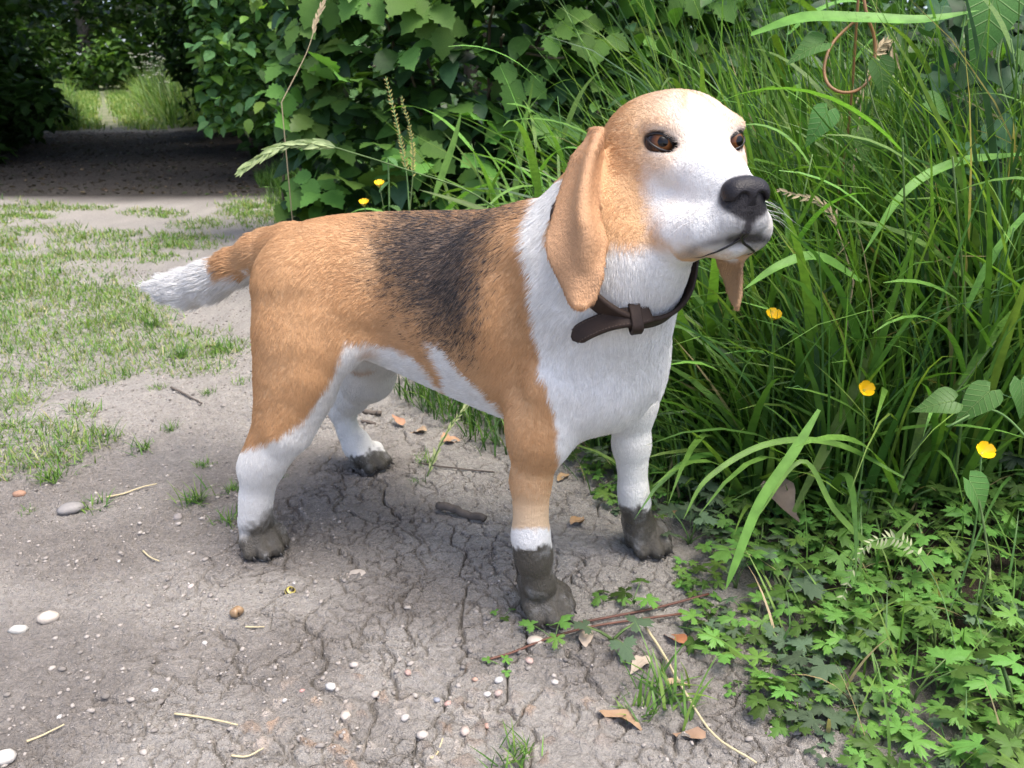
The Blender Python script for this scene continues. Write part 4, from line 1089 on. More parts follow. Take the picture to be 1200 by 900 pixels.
# crease between flank and thigh
a_, b_ = dplane(412, 318, -.098), dplane(424, 392, -.090)
FLD.put(dict(fn=lambda P: d_cone(P, a_, b_, .006, .011), box=(np.minimum(a_, b_) - .02, np.maximum(a_, b_) + .02), k=.03), sub=True)
for (c, (o, sd, up)) in zip(EYES, EAX):
    ctr = c + o * .0115
    rr = np.array([.014, .0132, .0060])
    FLD.put(dict(fn=lambda P, ctr=ctr, M=np.array([o, sd, up]), rr=rr: d_ell(P, ctr, M, rr), box=(ctr - .015, ctr + .015), k=.003), sub=True)
a_, b_ = H(.0760, 0, -.048), H(.0740, 0, -.0625)
FLD.put(dict(fn=lambda P: d_cone(P, a_, b_, .0026, .0022), box=(np.minimum(a_, b_) - .004, np.maximum(a_, b_) + .004), k=.003), sub=True)   # groove under the nose
DV, DQ = FLD.mesh()

# --- normals, flow and hair length at every vertex
def face_normals(V, Q):
    n = np.cross(V[Q[:, 2]] - V[Q[:, 0]], V[Q[:, 3]] - V[Q[:, 1]]); return n
def vert_normals(V, Q):
    n = face_normals(V, Q); out = np.zeros_like(V)
    for k in range(4): np.add.at(out, Q[:, k], n)
    return out / (np.linalg.norm(out, axis=1)[:, None] + 1e-12)
DN = vert_normals(DV, DQ)
flow = np.zeros_like(DV); hair = np.zeros(len(DV)); wsum = np.full(len(DV), 1e-9); earw = np.zeros(len(DV))
for p in PR:
    lo_, hi_ = p['box']; m = ((DV > lo_ - .05) & (DV < hi_ + .05)).all(1)
    if not m.any(): continue
    d = p['fn'](DV[m]); w = np.exp(-np.maximum(d, 0) / .008)
    f = p['flow'] / np.linalg.norm(p['flow'])
    flow[m] += f * w[:, None]; hair[m] += p['hair'] * w; wsum[m] += w
    if p.get('ear'): earw[m] = np.maximum(earw[m], w)
flow /= wsum[:, None]; hair /= wsum

# --- coat pattern
TAN = np.array([.50, .280, .130]); TANL = np.array([.60, .39, .215]); WHITE = np.array([.73, .715, .68]); BLACK = np.array([.040, .036, .036])
MUD = np.array([.072, .064, .051]); CREAM = np.array([.72, .53, .34]); EARC = np.array([.42, .235, .120])
P_WHITE = [  # white fields as seen from the near side
    [(655, 210), (634, 226), (621, 247), (612, 275), (613, 300), (620, 330), (626, 365), (627, 400), (635, 440), (649, 480), (655, 512), (655, 560), (700, 620), (900, 600), (900, 200)],
    [(503, 403), (514, 404), (530, 420), (556, 448), (580, 473), (600, 497), (606, 530), (590, 560), (540, 520), (515, 440)],
    [(404, 404), (430, 400), (462, 407), (490, 425), (530, 470), (560, 560), (440, 560), (340, 700), (280, 700), (270, 530), (303, 522), (330, 512), (352, 496), (375, 468), (392, 435)],
    [(150, 300), (246, 298), (251, 312), (256, 328), (280, 324), (314, 312), (314, 335), (240, 400), (150, 400)],
    [(590, 630), (590, 622), (660, 618), (660, 760), (590, 760)],
]
P_BLACK = [(432, 262), (470, 240), (560, 236), (620, 224), (640, 224), (622, 246), (598, 258), (580, 290), (572, 330), (566, 365), (560, 405), (548, 425), (520, 415), (498, 405), (470, 375), (446, 345), (430, 305)]
P_CORE = [(455, 262), (480, 246), (560, 244), (596, 248), (578, 270), (566, 310), (560, 350), (545, 392), (520, 390), (490, 360), (466, 330), (452, 295)]
def coat(P, with_dark=False):
    """colour, bare-mud amount of the coat at points P (N,3)"""
    q = (P - DO) @ DM.T
    far = q[:, 1] > 0
    hq = (P - HM) @ HR.T
    headm = (hq[:, 0] > -.085 + .030 * (hq[:, 1] < -.028)) & (np.linalg.norm(hq - np.array([-.01, 0, -.02]), axis=1) < .125) & (q[:, 2] > .36 - .0)
    m = q.copy(); m[:, 1] = -np.abs(m[:, 1])
    X, Y = proj(DO + m @ DM)
    n1 = vnoise(P, 70, 1) - .5; n2 = vnoise(P, 260, 2) - .5; n3 = vnoise(P, 30, 3) - .5
    jit = n1 * 5 + n2 * 7
    col = np.tile(TAN, (len(P), 1))
    # softer lighter tan on rump and flank
    li = np.clip(.35 + n3 * .9 + sst(Y, 430, 260) * .25, 0, 1) * .5
    col = col * (1 - li[:, None]) + TANL * li[:, None]
    trunkm = (q[:, 0] > -.40) & (q[:, 0] < .0)
    b = sst(poly_sd(X, Y, P_BLACK) + jit * 2.6, -24, 42) * trunkm; c = sst(poly_sd(X, Y, P_CORE) + jit * 2.6, -30, 44) * trunkm
    dark = np.clip(b * .48 + c * .56, 0, 1)
    col = col * (1 - dark[:, None] * .8) + BLACK * dark[:, None] * .8
    # cream shading to the white sock on the near fore leg
    leg = (X > 590) & (X < 668) & (Y > 500) & (q[:, 0] > -.12)
    cr = leg * sst(Y, 548, 618) * .8
    col = col * (1 - cr[:, None]) + CREAM * cr[:, None]
    wh = np.zeros(len(P))
    for i, pl in enumerate(P_WHITE):
        e = sst(poly_sd(X, Y, pl) + jit * (1.0 if i != 3 else 1.6), -3, 3)
        if i == 3: e = e * (q[:, 0] < -.43)
        if i == 1: e = e * (q[:, 0] < -.062 + .12 * (q[:, 2] < .0)) * (np.abs(q[:, 1]) < .088)
        wh = np.maximum(wh, e)
    # inside of the legs and the under side of the belly are white, all of the far legs below the body
    wh = np.maximum(wh, sst(.195 + n1 * .01 - q[:, 2], 0, .01) * sst(np.abs(q[:, 1]), .05, .035))
    X2, Y2 = proj(P)
    farleg = far & (q[:, 1] > .045) & (((q[:, 2] < .26) & (q[:, 0] < -.24)) | ((q[:, 2] < .24) & (q[:, 0] > -.1)))
    wh = np.where(farleg, 1, wh)
    spot = np.exp(-(((X - 433) / 13) ** 2 + ((Y - 414) / 6) ** 2)) * (q[:, 0] < -.2)
    wh = wh * (1 - .55 * spot)
    col = col * (1 - wh[:, None]) + WHITE * wh[:, None]
    # --- head
    ms = hq.copy(); ms[:, 1] = -np.abs(ms[:, 1])
    hx, hy = proj(HM + ms @ HR)
    tanh_ = np.tile(np.array([.60, .36, .18]), (len(P), 1))
    top = sst(ms[:, 2], .012, .040)
    tanh_ = tanh_ * (1 - top[:, None] * .5) + np.array([.72, .50, .28]) * top[:, None] * .5
    face = [(742, 96), (738, 120), (742, 142), (752, 152), (757, 163), (752, 180), (749, 205), (750, 232), (756, 258), (762, 282), (790, 300), (960, 330), (960, 90)]
    w = sst(poly_sd(hx, hy, face) + jit * 1.5, -7, 22)
    fore = sst(hy, 160, 138); w = w * (1 - fore * (1 - sst(hx + n1 * 8, 752, 838)) * .88)
    w = w * (1 - .75 * sst(np.abs(hx - 803 + (hy - 120) * .1) + np.abs(n1) * 3, 7, 2) * sst(hy, 138, 122) * (np.abs(hq[:, 1]) < .03))      # tan streak on the forehead
    brow = np.exp(-(((ms[:, 1] + .036) / .008) ** 2 + ((ms[:, 2] + .016) / .006) ** 2)) * (ms[:, 0] > -.03) * .5
    w = w * (1 - brow)
    edd = np.min([np.linalg.norm((P - (c + o * .006)) @ np.array([o * .4, sd * .80, up * 1.05]).T, axis=1) for c, (o, sd, up) in zip(EYES, EAX)], 0)
    w = w * (1 - .45 * np.exp(-((edd - .0135) / .0045) ** 2))
    wm = np.clip(sst(vnoise(P, 55, 61), .35, .8) * .55 + sst(vnoise(P, 160, 62), .5, .9) * .25, 0, 1) * sst(np.abs(ms[:, 1]), .008, .024)
    whc = WHITE * (1 - wm[:, None]) + np.array([.60, .54, .47]) * wm[:, None]
    hc = tanh_ * (1 - w[:, None]) + whc * w[:, None]
    below = sst(ms[:, 2], -.068, -.082) * (ms[:, 0] < .03)
    hc = hc * (1 - below[:, None]) + WHITE * below[:, None]
    # dark skin round lips and nose
    ll = ms[:, 2] - np.interp(ms[:, 0], [.0, .024, .044, .060, .070], [-.0825, -.0830, -.0745, -.0660, -.0620])
    lip = np.exp(-(ll / .0034) ** 2) * sst(ms[:, 0], .024, .046) * .60 * (np.abs(ms[:, 1]) > .0075 - .01 * (ms[:, 0] > .058))
    lip += np.exp(-(np.linalg.norm((ms - np.array([.066, -.004, -.050])) / np.array([.015, .015, .019]), axis=1)) ** 2) * .72
    lip += np.exp(-((ms[:, 1] / .003) ** 2)) * sst(ms[:, 0], .060, .070) * sst(ms[:, 2], -.040, -.048)
    lip += .30 * sst(hq[:, 1], .006, .013) * sst(ms[:, 0], .036, .050) * sst(ms[:, 2], -.057, -.066)
    lip = np.clip(lip + n2 * .3 * (lip > .1), 0, 1)
    hc = hc * (1 - lip[:, None]) + np.array([.050, .044, .046]) * lip[:, None]
    spots = np.maximum(sst(vnoise(P, 420, 5), .68, .85), .45 * sst(vnoise(P, 130, 6), .45, .8)) * np.exp(-(np.linalg.norm((ms - np.array([.046, -.022, -.050])) / np.array([.022, .016, .015]), axis=1)) ** 2) * .7
    hc = hc * (1 - spots[:, None]) + np.array([.2, .19, .18]) * spots[:, None]
    col = np.where(headm[:, None], hc, col)
    # mud on the paws
    mud = np.zeros(len(P))
    front = q[:, 0] > -.2
    edge = np.where(front & ~far, 641 + (X2 - 625) * -.02, np.where(front & far, 594 + (X2 - 745) * .1, np.where(~front & ~far, 612 - (X2 - 300) * .75, 533 + (X2 - 430) * -.35)))
    soft = np.where(front, 3.0, np.where(far, 2.5, 14.0))
    low = q[:, 2] < .15
    mud = sst((Y2 - edge + n1 * 10 + n2 * 12) / soft, -1, 1) * low
    if with_dark: return col, mud, headm, dark * (1 - wh) * ~headm
    return col, mud, headm
COATC, COATM, HEADM = coat(DV)
EDIST = np.min([np.linalg.norm((DV - (c + o * .006)) @ np.array([o * .4, sd * .78, up * 1.36]).T, axis=1) for c, (o, sd, up) in zip(EYES, EAX)], 0)
rim = sst(EDIST, .0120, .0100)
hqv = (DV - HM) @ HR.T
earm = sst(earw, .55, .95) * (1 - HEADM * 0)
skin = COATC.copy()
earm = np.where((np.linalg.norm(hqv, axis=1) < .2), earm, 0)
earv = EARC * (.85 + .4 * vnoise(DV, 45, 9)[:, None]) * np.where((hqv[:, 1] > 0)[:, None], np.array([.80, .86, .84]), 1.0)  # far ear browner and darker, its shade put into the colour
skin = skin * (1 - earm[:, None]) + earv * earm[:, None]
nsk = sst(np.linalg.norm((hqv - np.array([.0655, 0, -.036])) / np.array([.016, .018, .0155]), axis=1), 1.15, .95)
skin = skin * (1 - nsk[:, None]) + np.array([.02, .017, .018]) * nsk[:, None]
skin = skin * (1 - rim[:, None]) + np.array([.018, .014, .013]) * rim[:, None]
skin = skin * (1 - COATM[:, None]) + MUD * COATM[:, None]

NOSED = np.linalg.norm((hqv - np.array([.0655, 0, -.036])) / np.array([.016, .018, .0155]), axis=1)
def hair_len(hair):
    hl = hair.copy()
    hl *= np.where(rim > .3, 0.0, 1.0)
    hl *= sst(NOSED, 1.0, 1.25)
    low = sst(DV[:, 2], .048, .030)
    hl = hl * (1 - COATM) + .0042 * COATM * low * (vnoise(DV, 120, 77) > .35)
    return hl
HL = hair_len(hair)

m = NM('beagle skin')
colr = m.attr('coat'); mud_ = m.attr('mud', 'Fac')
co = m.coord()
mp = m.node('Mapping'); mp.inputs['Scale'].default_value = (900, 900, 120); m.link(co, mp.inputs[0])
bmp = m.bump(m.math('ADD', m.noise(co, 260, 5, .65), m.noise(mp.outputs[0], 1.0, 3, .6)), .55, .004)
rgh = m.math('SUBTRACT', .62, m.math('MULTIPLY', mud_, m.math('ADD', .14, m.math('MULTIPLY', m.noise(co, 90, 4), .34))))
mc = m.mix(m.math('MULTIPLY', mud_, m.ramp(m.noise(co, 55, 5, .6), [(.52, (0, 0, 0)), (.74, (1, 1, 1))])), colr, (.19, .185, .175))
m.set(color=mc, rough=rgh, normal=bmp, spec=.4)
M_SKIN = m.m
me = mesh_from('dog', DV, DQ, M_SKIN)
vcol(me, 'coat', skin)
a = me.attributes.new('mud', 'FLOAT', 'POINT'); a.data.foreach_set('value', COATM.astype(np.float32))
dog = obj('dog', me)
tag(dog, 'tan, white and black beagle standing on the path with muddy paws', 'dog')

# --- fur
def grow(n_target):
    V, Q = DV, DQ
    ar = np.linalg.norm(face_normals(V, Q), axis=1) / 2
    hlf = HL[Q].mean(1); hedf = HEADM[Q].mean(1)
    pr = ar * np.where(hlf > .0012, 1, 0) * np.clip(.010 / np.maximum(hlf, .002), .9, 2.6); pr /= pr.sum()
    fi = RNG.choice(len(Q), n_target, p=pr)
    a, b = RNG.random(n_target), RNG.random(n_target)
    wts = np.stack([(1 - a) * (1 - b), a * (1 - b), a * b, (1 - a) * b], 1)
    q = Q[fi]
    gat = lambda A: (A[q] * (wts[..., None] if A.ndim == 2 else wts)).sum(1)
    p, n, f, hl = gat(V), gat(DN), gat(flow), gat(HL)
    col = gat(skin)
    n /= np.linalg.norm(n, axis=1)[:, None]
    # clumping and waviness of the lie
    cl = np.stack([vnoise(p, 60, 11), vnoise(p, 60, 12), vnoise(p, 60, 13)], 1) - .5
    cl2 = np.stack([vnoise(p, 230, 14), vnoise(p, 230, 15), vnoise(p, 230, 16)], 1) - .5
    fine = np.where(hl < .005, .22, np.where(hl < .0062, .45, 1.0))[:, None]
    f = f / (np.linalg.norm(f, axis=1)[:, None] + 1e-9) + cl * .5 * fine + cl2 * .32 * fine + RNG.normal(0, .10, (n_target, 3))
    f -= n * (f * n).sum(1)[:, None]; f /= np.linalg.norm(f, axis=1)[:, None] + 1e-9
    L = hl * RNG.uniform(.65, 1.25, n_target)
    lift = RNG.uniform(.11, .29, n_target) * np.where(hl < .0044, .55, 1) * np.where(hl > .016, 1.5, 1) * np.where(gat(HEADM.astype(float)) > .5, .8, 1)
    pts = np.empty((n_target, 4, 3), dtype=np.float32)
    pts[:, 0] = p - n * .0006
    cur = pts[:, 0].astype(float)
    for i, (seg, lf) in enumerate(((.30, 1.25), (.34, .75), (.36, .25))):
        d = f * np.cos(lift * lf)[:, None] + n * np.sin(lift * lf)[:, None]
        cur = cur + d * (L * seg)[:, None]; pts[:, i + 1] = cur
    br = RNG.uniform(.89, 1.12, n_target) * (.93 + .14 * vnoise(p, 120, 21))
    # black, grey and tan hairs mix one by one in the saddle
    _, _, _, dk = coat(p, True)
    pick = RNG.random(n_target) < dk
    grey = np.where((RNG.random(n_target) < .16)[:, None], np.array([.17, .13, .10]), BLACK * RNG.uniform(.6, 1.6, n_target)[:, None])
    mdh = (gat(COATM) > .5)
    col = np.where(mdh[:, None], MUD * .9 + (vnoise(p, 90, 31)[:, None] > .66) * RNG.uniform(.05, .30, (n_target, 1)), col)
    br = np.where(gat(HEADM.astype(float)) > .5, br * RNG.uniform(.84, 1.10, n_target), br)
    c2 = np.where(((dk > .02) & pick)[:, None], grey, col) * br[:, None]
    return pts, np.clip(c2, 0.004, .86), L
NH_ = 420000
fpts, fcol, fl = grow(NH_)
cv = bpy.data.hair_curves.new('fur')
cv.add_curves([4] * NH_)
cv.attributes['position'].data.foreach_set('vector', fpts.ravel())
rad = np.empty((NH_, 4), dtype=np.float32)
rb = np.clip(.00013 + fl * .009, .00015, .00030)
rad[:, 0], rad[:, 1], rad[:, 2], rad[:, 3] = rb, rb * .95, rb * .7, rb * .15
(cv.attributes.get('radius') or cv.attributes.new('radius', 'FLOAT', 'POINT')).data.foreach_set('value', rad.ravel())
fc = np.ones((NH_, 4), dtype=np.float32); fc[:, :3] = fcol
cv.attributes.new('hair_colour', 'FLOAT_COLOR', 'CURVE').data.foreach_set('color', fc.ravel())
m = NM('beagle fur')
m.set(color=m.attr('hair_colour'), rough=.55, spec=.25)
cv.materials.append(m.m)
fur = bpy.data.objects.new('fur', cv); link(fur, dog)

# --- eyes
m = NM('beagle eye')
oc = m.coord()
sx = m.node('SeparateXYZ'); m.link(oc, sx.inputs[0])
rr = m.math('SQRT', m.math('ADD', m.math('POWER', sx.outputs[0], 2.0), m.math('POWER', sx.outputs[1], 2.0)))
fib = m.math('MULTIPLY', m.math('SUBTRACT', m.noise(oc, 900, 3), .5), .0012)
ecol = m.ramp(m.math('MULTIPLY', m.math('ADD', rr, fib), 100.0), [(.0, (.003, .0025, .0025)), (.37, (.003, .0025, .0025)), (.43, (.15, .056, .017)), (.70, (.085, .031, .011)), (.90, (.014, .008, .006)), (.97, (.030, .024, .022))])
m.set(color=ecol, rough=.10, spec=.22, coat=.12, coat_rough=.02)
def sphere_mesh(name, r, mat, nu=32, nv=20, bulge=0.0):
    vs, fs = [], []
    for j in range(nv + 1):
        th = math.pi * j / nv
        for i in range(nu):
            ph = 2 * math.pi * i / nu
            z = math.cos(th); rr = math.sin(th); zz = z + bulge * max(0, (z - .75) / .25) ** 1.5
            vs.append((r * rr * math.cos(ph), r * rr * math.sin(ph), r * zz))
    for j in range(nv):
        for i in range(nu):
            fs.append((j * nu + i, (j + 1) * nu + i, (j + 1) * nu + (i + 1) % nu, j * nu + (i + 1) % nu))
    return mesh_from(name, vs, fs, mat)
eye_me = sphere_mesh('eye', EYE_R, m.m, bulge=.10)
m = NM('eyelid skin'); m.set(color=(.016, .012, .011), rough=.32, spec=.5); M_LID = m.m
for c, (o, sd, up), s in zip(EYES, EAX, (-1, 1)):
    gaze = o * .97 + np.array([.13, .02, .03]); gaze /= np.linalg.norm(gaze)
    e = obj('eye', eye_me, dog, loc=c)
    e.rotation_mode = 'QUATERNION'; e.rotation_quaternion = Vector(gaze).to_track_quat('Z', 'Y')
    for nm, sg, hh in (('upper_eyelid', 1, .0056), ('lower_eyelid', -1, .0045)):
        path, rd = [], []
        for t in np.linspace(-1, 1, 17):
            y = sg * hh * (1 - abs(t) ** 2.3) + (-.0012 * t * (-s))
            x = .0122 * t
            dep = math.sqrt(max(0.00001, (EYE_R + .0003) ** 2 - x * x - y * y))
            path.append(c + o * dep + sd * x + up * y); rd.append((.0011 if sg > 0 else .0010) * (.75 + .25 * (1 - t * t)))
        vs, fs = tube(path, rd, 7)
        obj(nm, MB().add(vs, fs).mesh(nm, M_LID), dog)
# --- nose
NF_ = Field(H(.06, 0, -.035) - .045, H(.075, 0, -.035) + .045, .0011)
def nput(fn, c, r, k=.004, sub=False): NF_.put(dict(fn=fn, box=(np.asarray(c) - r, np.asarray(c) + r), k=k), sub)
NB = .0655
for (c, r) in (((-.003, 0, -.0300), (.0120, .0155, .0092)), ((.001, 0, -.034), (.0095, .0120, .0115)), ((.0005, -.0092, -.0330), (.0092, .0075, .0090)), ((.0005, .0092, -.0330), (.0092, .0075, .0090)), ((-.001, 0, -.0445), (.008, .0060, .0085))):
    cc = H(NB + c[0], c[1], c[2]); nput(lambda P, cc=cc, r=np.array(r): d_ell(P, cc, HR, r), cc, max(r), .005)
for s in (-1, 1):
    a1, b1 = H(NB + .0125, s * .0064, -.0345), H(NB + .001, s * .0085, -.037)
    nput(lambda P, a1=a1, b1=b1: d_cone(P, a1, b1, .0040, .0034), a1, .014, .002, True)
    a2, b2 = H(NB + .0095, s * .0085, -.038), H(NB + .002, s * .0150, -.0395)
    nput(lambda P, a2=a2, b2=b2: d_cone(P, a2, b2, .0025, .0016), a2, .012, .002, True)
a3, b3 = H(NB + .0138, 0, -.038), H(NB + .009, 0, -.053)
nput(lambda P: d_cone(P, a3, b3, .0011, .0013), a3, .016, .0015, True)
nv_, nq_ = NF_.mesh()
m = NM('nose leather'); co = m.coord()
vn = m.node('TexVoronoi', i_Scale=900.0); m.link(co, vn.inputs['Vector'])
m.set(color=m.mix(m.noise(co, 60, 4), (.007, .006, .007), (.018, .015, .017)), rough=.48, spec=.30, normal=m.bump(vn.outputs['Distance'], .5, .0006))
obj('nose', mesh_from('nose', nv_, nq_, m.m), dog)
# --- claws
m = NM('claw horn'); m.set(color=(.030, .027, .024), rough=.4)
cl_me = MB()
vs, fs = tube([(0, 0, -.004), (.0002, 0, 0), (.0010, 0, .004), (.0026, 0, .0075)], [.0024, .0023, .0016, .0004], 7); cl_me.add(vs, fs)
cl_me = cl_me.mesh('claw', m.m)
for p, d, s in CLAWS:
    o = obj('claw', cl_me, dog, loc=p, scale=s); o.rotation_mode = 'QUATERNION'; o.rotation_quaternion = Vector(d).to_track_quat('Z', 'Y')
# --- whiskers
m = NM('whisker'); m.set(color=(.75, .74, .72), rough=.4)
wb = MB()
for s in (-1, 1):
    for k in range(9):
        a0 = H(.030 + .004 * (k % 4) + .004, s * (.030 - .0006 * k), -.040 - .004 * (k // 3) - .002 * (k % 2))
        d = HR[0] * .25 + HR[1] * s * 1.0 + HR[2] * (-.25 - .1 * (k % 3)); ln = .020 + .003 * (k % 4)
        vs, fs = tube([a0, a0 + d * ln * .5, a0 + d * ln - HR[2] * ln * .2 - HR[0] * ln * .15], [.00016, .00012, .00005], 4); wb.add(vs, fs)
obj('whiskers', wb.mesh('whiskers', m.m), dog)

# ================================================================ THE COLLAR
from mathutils.bvhtree import BVHTree
_bvh = BVHTree.FromPolygons([tuple(v) for v in DV], [tuple(int(i) for i in q) for q in DQ])
def hit(px, py):
    r = ray(px, py); r = r / np.linalg.norm(r)
    loc, nor, i, d = _bvh.ray_cast(Vector(_C), Vector(r))
    return np.array(loc), np.array(nor)
# --- the dark edge of the upper lip, on both sides of the mouth
lipb = MB()
_lip = [(877, 272), (872, 277), (861, 284), (850, 290), (839, 295), (830, 298), (822, 301), (815, 302), (808, 302)]
_near = [hit(*p)[0] for p in _lip]
for sd_ in (0, 1):
    L_ = []
    for p in _near:
        if sd_:
            h = (p - HM) @ HR.T; q = HM + np.array([h[0], -h[1], h[2]]) @ HR; q = np.array(_bvh.find_nearest(Vector(q))[0])
        else: q = p
        L_.append(q)
    L_ = spline(L_, 24)
    lipb.add(*tube(L_, [.0011 if i < 11 else .0011 * (1 - (i - 10) / 13.5) for i in range(24)], 6))
obj('lip', lipb.mesh('lip', M_LID), dog)
_pa, _pb, _pc = hit(718, 346)[0], hit(744, 372)[0], hit(778, 358)[0]
_n = np.cross(_pb - _pa, _pc - _pa); _n /= np.linalg.norm(_n)
if _n[2] < 0: _n = -_n
# tilt: the ring runs up to the nape behind the ear
_nape = at_depth(694, 262, .665)
_n2 = np.cross(_pb - _nape, _pc - _pa); _n2 /= np.linalg.norm(_n2)
if _n2[2] < 0: _n2 = -_n2
_n = _n2
_o = (_pa + _pc + _pb + _nape) / 4 + _F * .04
_m = (np.abs((DV - _pb) @ _n) < .006) & (np.linalg.norm(DV - _o, axis=1) < .095) & (earm < .05)
_ctr = DV[_m].mean(0); _ctr = _ctr - _n * ((_ctr - _pb) @ _n)
_e1 = (_pc - _pa) - _n * ((_pc - _pa) @ _n); _e1 /= np.linalg.norm(_e1); _e2 = np.cross(_n, _e1)
_q = DV[_m] - _ctr; _ang = np.arctan2(_q @ _e2, _q @ _e1); _rad = np.hypot(_q @ _e1, _q @ _e2)
NA = 72; _rr = np.zeros(NA)
for k in range(NA):
    a0 = -math.pi + 2 * math.pi * k / NA
    dd = np.abs((_ang - a0 + math.pi) % (2 * math.pi) - math.pi)
    mm = dd < .16
    _rr[k] = np.median(_rad[mm]) if mm.any() else np.nan
_rr = np.where(np.isnan(_rr), np.nanmedian(_rr), _rr)
for _ in range(4): _rr = (np.roll(_rr, 1) + _rr * 2 + np.roll(_rr, -1)) / 4
_rr += .0042
m = NM('dark brown leather'); co = m.coord()
m.set(color=m.mix(m.noise(co, 70, 5), (.016, .0095, .007), (.040, .023, .015)), rough=m.ramp(m.noise(co, 120, 4), [(0, (.55,) * 3), (1, (.78,) * 3)]), spec=.3, normal=m.bump(m.noise(co, 700, 4), .25, .001))
M_LEA = m.m
collar = empty('dog_collar', tuple(_ctr))
tag(collar, "dark brown leather collar buckled round the beagle's neck with its loose end hanging", 'collar')
def strip_mesh(name, centres, wdir, ndir, width, thick, mat, closed=False):
    """a strap: rounded rectangular section swept along centres"""
    sec = [(-.5, -.5), (-.46, .3), (-.38, .5), (-.30, .42), (.30, .42), (.38, .5), (.46, .3), (.5, -.5)]
    vs, fs = [], []; n = len(centres); k = len(sec)
    for c, w, d in zip(centres, wdir, ndir):
        ww = width(len(vs) // k / max(1, n - 1)) if callable(width) else width
        for a, b in sec: vs.append(c + w * a * ww + d * b * thick)
    for i in range(n if closed else n - 1):
        for j in range(k):
            fs.append((i * k + j, i * k + (j + 1) % k, ((i + 1) % n) * k + (j + 1) % k, ((i + 1) % n) * k + j))
    if not closed: fs += [tuple(reversed(range(k))), tuple(range((n - 1) * k, n * k))]
    return mesh_from(name, np.array(vs) - _ctr, fs, mat)
cs, ws, ns = [], [], []
for k in range(NA):
    a0 = -math.pi + 2 * math.pi * k / NA
    d = _e1 * math.cos(a0) + _e2 * math.sin(a0)
    cs.append(_ctr + d * _rr[k]); ws.append(_n); ns.append(d)
obj('band', strip_mesh('band', cs, ws, ns, .0195, .0036, M_LEA, True), collar)
# loose end, passing through the keeper and hanging towards the shoulder
_lp = [(762, 366), (748, 370), (730, 372), (712, 376), (696, 382), (682, 389), (671, 397)]
_off = [.007, .0085, .0085, .0095, .012, .014, .013]
pts = []
for (x, y), of in zip(_lp, _off):
    p, nn = hit(x, y); r = ray(x, y); r = r / np.linalg.norm(r); pts.append(p - r * of)
pts = spline(pts, 26)
ws, ns = [], []
for i in range(26):
    t = pts[min(i + 1, 25)] - pts[max(i - 1, 0)]; t /= np.linalg.norm(t)
    v = _C - pts[i]; v /= np.linalg.norm(v); v = v * .9 + DU * .35; v -= t * (v @ t); v /= np.linalg.norm(v)
    w = np.cross(v, t); ws.append(w); ns.append(v)
obj('strap_end', strip_mesh('strap_end', pts, ws, ns, lambda t: .0165 * (1 if t < .86 else max(.25, 1 - ((t - .86) / .14) ** 2 * .75)), .0030, M_LEA), collar)
# stitching along the loose end
m = NM('thread'); m.set(color=(.07, .045, .03), rough=.7)
sb = MB()
for i in range(2, 24):
    for sd_ in (-1, 1):
        a_ = pts[i] + ws[i] * .0060 * sd_ + ns[i] * .0013; b_ = a_ + (pts[i + 1] - pts[i]) * .6
        sb.add(*[x for x in tube([a_ - _ctr, b_ - _ctr], .0004, 4)])
obj('stitching', sb.mesh('stitching', m.m), collar)
# keeper loop across band and loose end
kc, kn = hit(741, 372)
ki = int(np.argmin([np.linalg.norm(p - at_depth(741, 372, (kc - _C) @ _F)) for p in pts]))
kp = []
tt = pts[ki + 1] - pts[ki - 1]; tt /= np.linalg.norm(tt)
for a0 in np.linspace(0, 2 * math.pi, 24, endpoint=False):
    x = math.cos(a0); y = math.sin(a0)
    kp.append(pts[ki] - ns[ki] * .004 + ws[ki] * .0118 * np.sign(x) * abs(x) ** .6 + ns[ki] * .0078 * np.sign(y) * abs(y) ** .6)
kd = [(p - pts[ki] + ns[ki] * .004) for p in kp]; kd = [d / np.linalg.norm(d) for d in kd]
obj('keeper_loop', strip_mesh('keeper_loop', kp, [tt] * 24, kd, .0095, .0024, M_LEA, True), collar)

